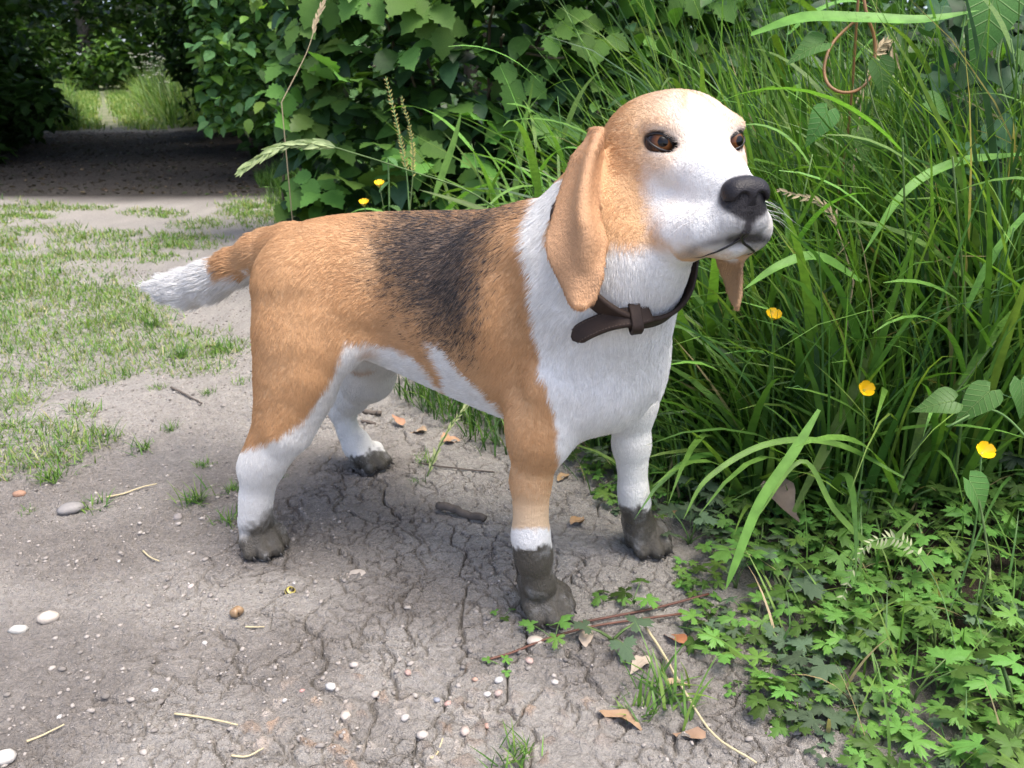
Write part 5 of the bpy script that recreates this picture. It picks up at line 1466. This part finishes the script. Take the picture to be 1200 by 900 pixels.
# ================================================================ SINGLE PLANTS AND SMALL THINGS
SEED_G = leaf_mat('pale green seed head', base=(.34, .42, .20), rough=.6, trans=.2, var=.15)
SEED_B = NM('straw seed head'); SEED_B.set(color=(.36, .29, .17), rough=.8)
SEED_W = NM('pale oat seed'); SEED_W.set(color=(.30, .33, .17), rough=.7)
SEED_R = NM('ripening sorrel seed'); SEED_R.set(color=(.30, .26, .07), rough=.7)
spk_v, spk_f = leaf_shape([(0, .3), (.3, 1), (.6, .8), (1, .02)], 1, .30, .5, .1)
def spike_grass(name, pix, zc, first, words, cat, mat, n, size, stem_r=.0011, spread=.35, droop=.0, both=True):
    """a grass stalk through pixels, its head set with spikelets from point `first` (0..1) on"""
    P = spline([at_depth(x, y, z) for (x, y), z in zip(pix, zc)], 40); base = P[0].copy(); base[2] = gz(base[0], base[1])
    o = empty(name, tuple(base)); tag(o, words, cat)
    P = P - base
    path = np.vstack([[0, 0, 0], P]) if np.linalg.norm(P[0]) > .03 else P
    vs, fs = tube(path, list(np.linspace(stem_r * 1.2, stem_r * .5, len(path))), 5); obj('stem', mesh_from('stem', vs, fs, STEM_M if mat is not SEED_B.m else mat), o)
    mb = MB(); rnd = random.Random(len(words) + n)
    for k in range(n):
        t = first + (1 - first) * (k + .5) / n; i = min(38, int(t * 39)); p = P[i]; d = P[i + 1] - P[i]; d /= np.linalg.norm(d)
        sd = np.cross(d, _F); sd /= np.linalg.norm(sd); sg = 1 if k % 2 else -1
        dd = d + sd * sg * spread * rnd.uniform(.6, 1.3) + np.array([rnd.gauss(0, .12), rnd.gauss(0, .12), -droop])
        M = rot_from(dd[None], (-_F + np.array([rnd.gauss(0, .4), 0, rnd.gauss(0, .4)]))[None])[0]; s = size * rnd.uniform(.75, 1.2) * (1.1 - .4 * (t - first) / (1 - first))
        mb.add([M @ (np.array(v) * s) + p for v in spk_v], spk_f)
    obj('seed_head', mb.mesh('seed_head', mat), o)
    return o
spike_grass('flowering_grass', [(590, 250), (545, 222), (480, 200), (420, 181), (370, 168), (325, 173), (283, 199)], [1.22, 1.2, 1.17, 1.14, 1.12, 1.10, 1.09], .60, 'pale flowering grass stalk arching over the dog’s rump and drooping at its tip', 'grass stalk', SEED_G, 46, .026, .0012, .22, .1)
spike_grass('sorrel', [(480, 250), (476, 200), (466, 150), (452, 90)], [1.5] * 4, .35, 'sorrel stalk with yellow-brown seeds, the tallest one above the dog’s back', 'weed', SEED_R.m, 60, .009, .0014, .9)
spike_grass('sorrel', [(480, 250), (484, 200), (482, 160), (470, 112)], [1.48] * 4, .30, 'shorter sorrel stalk with yellow-brown seeds, close right of the tallest one', 'weed', SEED_R.m, 50, .008, .0012, .9)
spike_grass('dry_grass_head', [(1000, 200), (1010, 120), (1022, 70), (1040, 50), (1052, 78)], [1.05] * 5, .55, 'dry beige grass head drooping behind the brown stem loop', 'grass stalk', SEED_B.m, 40, .016, .0011, .55, .4)
spike_grass('dry_grass_head', [(1000, 330), (985, 280), (965, 240), (910, 222)], [.93, .93, .92, .91], .45, 'thin beige grass head just right of the dog’s nose', 'grass stalk', SEED_B.m, 26, .012, .0009, .4, .2)
spike_grass('oat_grass', [(1120, 760), (1100, 690), (1060, 635), (1015, 640), (985, 705)], [.70, .71, .71, .70, .69], .42, 'pale oat-like grass head hanging over the buttercup leaves at the lower right', 'grass stalk', SEED_W.m, 34, .0075, .0005, 2.2, .8)
spike_grass('flowering_grass', [(500, 560), (512, 530), (528, 500), (545, 478), (560, 462)], [1.10, 1.11, 1.12, 1.13, 1.14], .05, 'green seeding grass stalk leaning over the clay under the dog’s belly', 'grass stalk', SEED_G, 30, .012, .0010, .3)
spike_grass('dry_grass_head', [(330, 120), (360, 60), (372, 20), (385, -10)], [1.7] * 4, .5, 'pale grass head rising in front of the leafy shrub at the top', 'grass stalk', SEED_B.m, 24, .018, .001, .3)

# a brown stem bent into a loop
m = NM('brown stem'); m.set(color=(.26, .13, .05), rough=.5)
lp = [(1013, 18), (996, 30), (975, 52), (966, 78), (970, 98), (985, 108), (1004, 106), (1019, 92), (1025, 68), (1024, 42), (1015, 14), (1008, -30)]
P = spline([at_depth(x, y, .98 + .012 * math.sin(i)) for i, (x, y) in enumerate(lp)], 60)
b = np.array([P[-1][0] + .03, P[-1][1] + .12, gz(P[-1][0], P[-1][1])])
o = empty('bent_stem', tuple(b)); tag(o, 'dry brown stem bent round into an open loop in front of the grass', 'stem')
vs, fs = tube(P - b, .0019, 7); obj('loop', mesh_from('loop', vs, fs, m.m), o)
vs, fs = tube(spline([P[-1] - b, (P[-1] - b) * np.array([1, 1, .6]) + np.array([.03, .05, 0]), (0, 0, 0)], 12), .0017, 5); obj('stem', mesh_from('stem', vs, fs, m.m), o)

# bindweed with heart-shaped leaves
BW = leaf_mat('bindweed leaf', base=(.085, .190, .045), rough=.45, trans=.3, var=.3, vein=.5, spec=.25)
bw_ms = [mesh_from('leaf', *leaf_shape(HEART, 1, .74 + .08 * i, .30, .35, 0, .02), BW) for i in range(3)]
def place_leaf(ms, parent, base, px_, py_, zc, s, ang, facing=.8, name='leaf', tip=0.0):
    """ang: direction of the leaf tip in the picture plane, radians from straight up, clockwise"""
    p = at_depth(px_, py_, zc) - base
    d = _R * math.sin(ang) + _U * math.cos(ang) + _F * tip; nrm = -_F * facing + DU * .6 + _R * random.uniform(-.25, .25)
    M = Matrix(rot_from(d[None], nrm[None])[0].tolist()).to_4x4(); M.translation = Vector(p)
    lf = obj(name, ms, parent); lf.matrix_local = M @ Matrix.Scale(s, 4); return lf
def bindweed(words, pix, zc, leaves):
    P = spline([at_depth(x, y, zc) for x, y in pix], 24); b = np.array([P[0][0], P[0][1], gz(P[0][0], P[0][1])])
    o = empty('bindweed', tuple(b)); tag(o, words, 'bindweed')
    vs, fs = tube(np.vstack([[0, 0, 0], P - b]), .0011, 5); obj('stem', mesh_from('stem', vs, fs, STEM_M), o)
    for i, (x, y, s, a) in enumerate(leaves): place_leaf(bw_ms[i % 3], o, b, x, y, zc - .004, s, a)
    return o
bindweed('bindweed with three large heart-shaped leaves at the right edge beside the open buttercup', [(1230, 560), (1200, 510), (1160, 480), (1110, 500)], .74, [(1160, 458, .040, -2.3), (1118, 470, .034, -1.7), (1196, 446, .036, 2.9)])
bindweed('bindweed with one upright heart-shaped leaf under the open buttercup', [(1160, 660), (1150, 600), (1142, 570)], .72, [(1136, 563, .042, 2.6)])
bindweed('bindweed twining up through the brown stem loop, pale heart-shaped leaf beside it', [(1060, 200), (1030, 140), (1018, 100), (1012, 70)], .97, [(1030, 72, .042, 2.9), (965, 50, .044, -1.9), (1085, 120, .040, 1.9), (970, 130, .045, -2.6), (1005, 155, .040, 2.7)])
bindweed('bindweed at the top right corner with a broad drooping leaf', [(1190, 150), (1170, 80), (1180, 20)], .95, [(1165, -8, .085, 3.3), (1200, 60, .05, 2.6)])
# broad reed blade across the top right, and a few big named blades
def ribbon(name, words, cat, pix, zc, w, mat, twist=0.0):
    P = spline([at_depth(x, y, z) for (x, y), z in zip(pix, zc)], 26); b = np.array([P[0][0], P[0][1], gz(P[0][0], P[0][1])]); vs = []
    n = len(P)
    for i in range(n):
        t = i / (n - 1); d = P[min(i + 1, n - 1)] - P[max(i - 1, 0)]; d /= np.linalg.norm(d)
        nr = -_F + DU * .8; nr = nr * math.cos(twist * t) + np.cross(d, nr) * math.sin(twist * t)
        s = np.cross(d, nr); s /= np.linalg.norm(s); ww = w * .5 * (min(1, .35 + t * 3)) * (1 - t ** 4) + 1e-5
        nr = np.cross(s, d)
        vs += [P[i] - s * ww - b, P[i] - nr * ww * .25 - b, P[i] + s * ww - b]
    fs = []
    for i in range(n - 1):
        a = i * 3; fs += [(a, a + 1, a + 4, a + 3), (a + 1, a + 2, a + 5, a + 4)]
    o = obj(name, mesh_from(name, np.array(vs), fs, mat), loc=b); tag(o, words, cat); return o
ribbon('broad_grass', 'broad bright blade lying across the top right above the brown loop', 'grass blade', [(880, 40), (940, 20), (1010, 20), (1080, 22), (1148, 12)], [1.0, .97, .95, .94, .93], .020, BL_M)
ribbon('broad_grass', 'long blade arching down leftwards across the middle right to the clay edge', 'grass blade', [(1060, 560), (980, 520), (900, 520), (830, 560), (800, 610)], [.86, .84, .82, .80, .79], .0070, BL_M)
ribbon('broad_grass', 'long pale blade bending from the right middle down to the left, below the second buttercup', 'grass blade', [(1080, 600), (1030, 640), (980, 600), (940, 540), (885, 610)], [.78, .78, .77, .77, .76], .0065, BL_M)
ribbon('broad_grass', 'narrow blade pointing steeply down over the buttercup leaves left of the grey leaf', 'grass blade', [(960, 480), (930, 530), (890, 590), (862, 660), (850, 692)], [.80, .79, .78, .77, .77], .010, BL_M)
ribbon('broad_grass', 'broad blade sweeping from the right edge down to the left above the bindweed leaves', 'grass blade', [(1200, 180), (1120, 190), (1060, 225), (1010, 300)], [.90, .88, .87, .87], .011, BL_M)
ribbon('broad_grass', 'long blade leaning from lower left to upper right through the middle of the tall grass', 'grass blade', [(930, 600), (990, 480), (1060, 330), (1150, 190)], [.90, .92, .95, .98], .012, BL_M, .6)
ribbon('broad_grass', 'broad pale blade curving over the dog’s back below the sorrel', 'grass blade', [(640, 300), (600, 262), (550, 240), (490, 222)], [1.20, 1.18, 1.17, 1.16], .012, BL_M)
ribbon('broad_grass', 'upright bright blade between the sorrel and the dog’s head', 'grass blade', [(508, 232), (520, 200), (532, 165), (541, 130)], [1.35, 1.35, 1.35, 1.35], .012, BL_M)
ribbon('broad_grass', 'blade hanging in front of the tall grass right of the dog’s chin', 'grass blade', [(1010, 330), (960, 300), (915, 310), (870, 340)], [.88, .87, .86, .86], .012, BL_M)

# ---------------------------------------------------------------- things lying on the clay
def lump(name, px_, py_, w, d, h, col, words, cat, rz=0.0, rough=.8, seed=0, sink=.25, sub=2, group=None, mat=None):
    bm = bmesh.new(); bmesh.ops.create_icosphere(bm, subdivisions=sub, radius=1); r = random.Random(seed)
    for v in bm.verts:
        c = v.co; k = 1 + .16 * mnoise.noise(c * 1.4 + Vector((seed, 0, 0))) + .06 * mnoise.noise(c * 4 + Vector((0, seed, 0)))
        k *= 1 + .10 * mnoise.noise(c * 2.2 + Vector((seed * 3.1, seed, 0)))
        v.co = Vector((c.x * w * k, c.y * d * k, c.z * h * k))
    me = bpy.data.meshes.new(name); bm.to_mesh(me); bm.free()
    me.polygons.foreach_set('use_smooth', np.ones(len(me.polygons), bool))
    if mat is None:
        m = NM(name + ' stone'); co = m.coord(); m.set(color=m.mix(m.noise(co, 150, 5), tuple(c * .72 for c in col), tuple(min(.85, c * 1.2) for c in col)), rough=rough, normal=m.bump(m.noise(co, 300, 4), .3, .002)); mat = m.m
    me.materials.append(mat)
    p = gpt(px_, py_); o = obj(name, me, loc=(p[0], p[1], p[2] + h * (1 - 2 * sink)), rot=(0, 0, rz)); tag(o, words, cat, group); return o
lump('stone', 83, 598, .0150, .0120, .0060, (.26, .245, .23), 'flat grey stone on the clay below the turf patch at the left', 'stone', .5, seed=2)
lump('stone', 23, 581, .0085, .0055, .0045, (.34, .20, .13), 'small reddish-brown stone at the left edge below the turf', 'stone', .2, seed=3)
lump('pebble', 57, 727, .0100, .0075, .0062, (.50, .44, .37), 'rounded cream pebble at the lower left, the larger of two side by side', 'pebble', .3, .5, 4)
lump('pebble', 22, 740, .0088, .0050, .0045, (.50, .48, .43), 'oval white pebble at the lower left, beside the larger cream one', 'pebble', .1, .5, 5)
lump('pebble', 6, 890, .0085, .0070, .0050, (.54, .51, .46), 'white pebble in the lower left corner of the picture', 'pebble', .1, .5, 6)
lump('stone', 209, 608, .0055, .0070, .0045, (.25, .225, .21), 'small upright grey stone left of the near hind paw', 'stone', .1, seed=7)
lump('stone', 418, 672, .0140, .0100, .0030, (.42, .37, .32), 'flat pale flake of stone on the cracked clay in the middle of the path', 'stone', .1, seed=8)
lump('pebble', 627, 753, .0085, .0060, .0040, (.50, .43, .36), 'pale pebble on the clay just below the near fore paw', 'pebble', .1, seed=9)
for i, (px_, py_, s, c) in enumerate(((571, 815, .0042, (.62, .58, .52)), (567, 834, .0036, (.60, .57, .52)), (478, 789, .0044, (.44, .22, .15)), (557, 797, .0036, (.50, .24, .12)), (584, 813, .0050, (.42, .27, .20)), (405, 840, .0065, (.52, .42, .32)),
                                       (512, 821, .0040, (.20, .22, .27)), (525, 825, .0038, (.48, .22, .15)), (571, 851, .0036, (.50, .21, .12)), (650, 800, .0044, (.55, .50, .44)), (585, 798, .0052, (.58, .55, .50)), (545, 858, .0060, (.46, .34, .26)),
                                       (388, 808, .0060, (.62, .58, .52)), (354, 810, .0030, (.48, .18, .13)), (224, 688, .0050, (.52, .42, .36)), (240, 754, .0035, (.62, .56, .50)), (183, 815, .0035, (.66, .63, .58)), (70, 840, .0034, (.62, .60, .55)), (620, 775, .0052, (.50, .30, .22)),
                                       (495, 862, .0058, (.50, .42, .34)), (440, 815, .0052, (.46, .38, .31)), (600, 775, .0046, (.52, .36, .27)), (415, 780, .0048, (.48, .40, .33)), (475, 842, .0048, (.52, .46, .40)))):
    word = 'reddish' if c[0] > c[1] * 1.7 else 'bluish grey' if c[2] > c[0] else 'pale' if c[0] > .55 else 'buff'
    c = tuple(.62 * v + .38 * .40 for v in c)
    lump('pebble', px_, py_, s, s * .75, s * .5, c, {'reddish': 'small reddish chip of stone bedded in the clay at the bottom of the picture', 'bluish grey': 'small bluish grey stone bedded in the clay at the bottom', 'pale': 'small pale pebble lying on the clay path', 'buff': 'small buff pebble bedded in the clay path'}[word], 'pebble', i, .7, 20 + i, .3, 1, word + ' pebbles on the path')
# snail shells
m = NM('banded snail shell'); co = m.coord(); sp = m.node('SeparateXYZ'); m.link(co, sp.inputs[0])
st = m.math('SINE', m.math('MULTIPLY', sp.outputs[2], 2400.0)); m.set(color=m.ramp(m.math('ADD', m.math('MULTIPLY', st, .5), .5), [(.45, (.46, .37, .10)), (.55, (.03, .022, .012))]), rough=.25)
def shell(px_, py_, s, mat, words, rx):
    o = empty('snail_shell', gpt(px_, py_, s * .55), .6); tag(o, words, 'snail shell'); mb = MB()
    pth, rd = [], []
    for t in np.linspace(0, 1, 44):
        a = t * 2.7 * 2 * math.pi; r = s * (.03 + .40 * t ** 1.1); pth.append((r * math.cos(a), r * math.sin(a), s * (.5 - .75 * t ** 1.2))); rd.append(s * (.12 + .46 * t ** 1.1))
    mb.add(*tube(pth, rd, 10)); q = obj('whorl', mb.mesh('whorl', mat), o, rot=(rx, .3, 0)); return o
shell(341, 694, .0068, m.m, 'small yellow and black banded snail shell on the clay below the belly', .4)
m = NM('brown snail shell'); co = m.coord(); m.set(color=m.mix(m.noise(co, 260, 4), (.16, .085, .035), (.42, .30, .18)), rough=.35)
shell(279, 721, .0085, m.m, 'brown snail shell lying on the clay below the near hind paw', -.7)
# sticks
m = NM('weathered twig'); co = m.coord(); m.set(color=m.mix(m.noise(co, 90, 6), (.055, .044, .036), (.16, .13, .105)), rough=.85, normal=m.bump(m.noise(co, 200, 5), .6, .002)); TW = m.m
def stick(pix, r, words, mat=None, lift=.002, name='twig', cat='twig', n=14, taper=.6):
    P = spline([gpt(x, y, lift + r * .6) for x, y in pix], n); rnd = random.Random(len(words))
    P = P + np.array([[rnd.gauss(0, r * (.18 if mat is None else .06)) for _ in range(3)] for _ in range(n)])
    b = P[0].copy(); vs, fs = tube(P - b, [r * (1 - (1 - taper) * i / (n - 1)) * rnd.uniform(.92, 1.08) for i in range(n)], 8)
    o = obj(name, mesh_from(name, vs, fs, mat or TW), loc=b); tag(o, words, cat); return o
stick([(514, 599), (530, 602), (548, 607), (567, 612)], .0052, 'short thick grey stick lying on the cracked clay behind the near fore leg', lift=.005, taper=.9)
stick([(201, 456), (215, 463), (226, 469), (237, 474)], .0022, 'thin dark twig on the bare clay left of the hind leg')
stick([(482, 540), (510, 548), (545, 552), (580, 556)], .0015, 'long thin pale twig on the clay under the belly')
stick([(424, 483), (436, 486), (446, 488)], .0042, 'stubby brown twig behind the far hind leg', taper=.9)
stick([(425, 497), (432, 497), (440, 498)], .0028, 'short dark twig in front of the far hind leg', taper=.9)
STR = NM('straw'); STR.set(color=(.50, .42, .25), rough=.7)
stick([(205, 839), (225, 842), (250, 846), (279, 853)], .0011, 'yellow straw lying on the clay at the lower left', STR.m, name='straw', cat='straw')
stick([(756, 742), (775, 775), (800, 815), (835, 868), (886, 902)], .0014, 'long pale straw running down the lower right edge of the clay', STR.m, .006, 'straw', 'straw', 22)
stick([(125, 585), (145, 580), (165, 574), (184, 569)], .0013, 'pale dry grass stalk on the clay right of the flat grey stone', STR.m, name='straw', cat='straw')
stick([(168, 648), (176, 655), (187, 660)], .0010, 'tiny pale straw on the clay left of the near hind paw', STR.m, name='straw', cat='straw')
stick([(32, 872), (50, 863), (76, 852)], .0010, 'thin pale straw at the lower left corner', STR.m, name='straw', cat='straw')
stick([(272, 893), (290, 889), (310, 883)], .0010, 'thin pale straw at the bottom edge, left of the middle', STR.m, name='straw', cat='straw')
stick([(505, 893), (512, 880), (519, 868)], .0010, 'short pale straw at the bottom edge beside the bedded stones', STR.m, name='straw', cat='straw')
stick([(288, 737), (298, 736), (310, 737)], .0009, 'fine pale straw on the clay right of the brown snail shell', STR.m, name='straw', cat='straw')
# fallen leaves
def dead_leaf(px_, py_, s, rz, col, words, curl=.8, w=.55, tilt=(0, 0), lift=.003, prof=OVAL, n_=3):
    vs, fs = leaf_shape(prof, 1, w, .9 * curl, .15, .05, .02); rl = random.Random(len(words)); k1, k2 = rl.uniform(1.5, 4), rl.uniform(0, 6); vs = [(x * (1 + .25 * math.sin(5 * y + k2)) + .10 * math.sin(k1 * y + k2), y, z + .10 * curl * math.sin(k1 * 1.7 * y + k2) + .05 * math.sin(9 * y + 20 * x)) for x, y, z in vs]
    m = NM('dry leaf'); co = m.coord(); m.set(color=m.mix(m.noise(co, 6, 5), tuple(c * .6 for c in col), tuple(min(.8, c * 1.25) for c in col)), rough=.75)
    p = gpt(px_, py_, lift); o = obj('fallen_leaf', mesh_from('fallen_leaf', vs, fs, m.m), loc=p, rot=(tilt[0], tilt[1], rz), scale=s); tag(o, words, 'fallen leaf'); return o
dead_leaf(700, 836, .042, -2.05, (.34, .22, .13), 'long curled brown leaf on the clay below the grass tuft at the lower right', .6, .32)
dead_leaf(516, 519, .034, -1.2, (.44, .26, .15), 'orange-brown leaf on the clay under the belly, nearest the dangling seed stalk', .5, .75, prof=SERR)
dead_leaf(470, 502, .030, .5, (.40, .22, .13), 'small brown leaf standing on the clay right of the far hind leg', .7, .5, (.5, 0))
dead_leaf(500, 508, .026, 1.4, (.38, .27, .17), 'tan leaf half under the verge grass behind the belly', .6, .6)
dead_leaf(655, 566, .028, -.6, (.42, .28, .15), 'curled tan leaf in the verge just right of the near fore leg', .8, .5)
dead_leaf(668, 618, .032, -.7, (.40, .25, .13), 'twisted brown leaf on the soil between the fore legs', .9, .45)
dead_leaf(783, 605, .024, -1.5, (.44, .27, .15), 'small orange leaf right of the far fore paw', .7, .6)
dead_leaf(798, 760, .028, .4, (.30, .12, .05), 'small dark rust leaf at the edge of the clay below the buttercups', .7, .6)
dead_leaf(825, 872, .026, 1.0, (.30, .19, .12), 'brown leaf under the long straw in the lower right', .7, .5)
dead_leaf(780, 800, .024, -1.9, (.40, .29, .18), 'pale brown leaf beside the long straw at the right of the clay', .7, .35)
dead_leaf(760, 772, .030, 2.5, (.40, .33, .25), 'greyish tan leaf on the clay above the spiky grass tuft', .6, .4)
dead_leaf(690, 760, .030, .2, (.42, .34, .26), 'pale fallen leaf on the clay under the reddish runner', .5, .4)
dead_leaf(250, 408, .024, .9, (.46, .33, .18), 'pale tan leaf in the grass tufts left of the thigh', .6, .6)
dead_leaf(840, 497, .030, -1.3, (.42, .07, .03), 'bright red leaf standing in the grass right of the far fore leg', .3, .8, (.9, 0), .05)
dead_leaf(845, 578, .060, -1.0, (.22, .06, .07), 'purplish red leaf lying under the verge plants right of the far fore leg', .3, .55, (.2, 0), .01)
dead_leaf(900, 625, .050, -2.6, (.17, .13, .10), 'greyish brown drooping leaf standing among the buttercup leaves', .5, .8, (-.5, 0), .06, HEART)
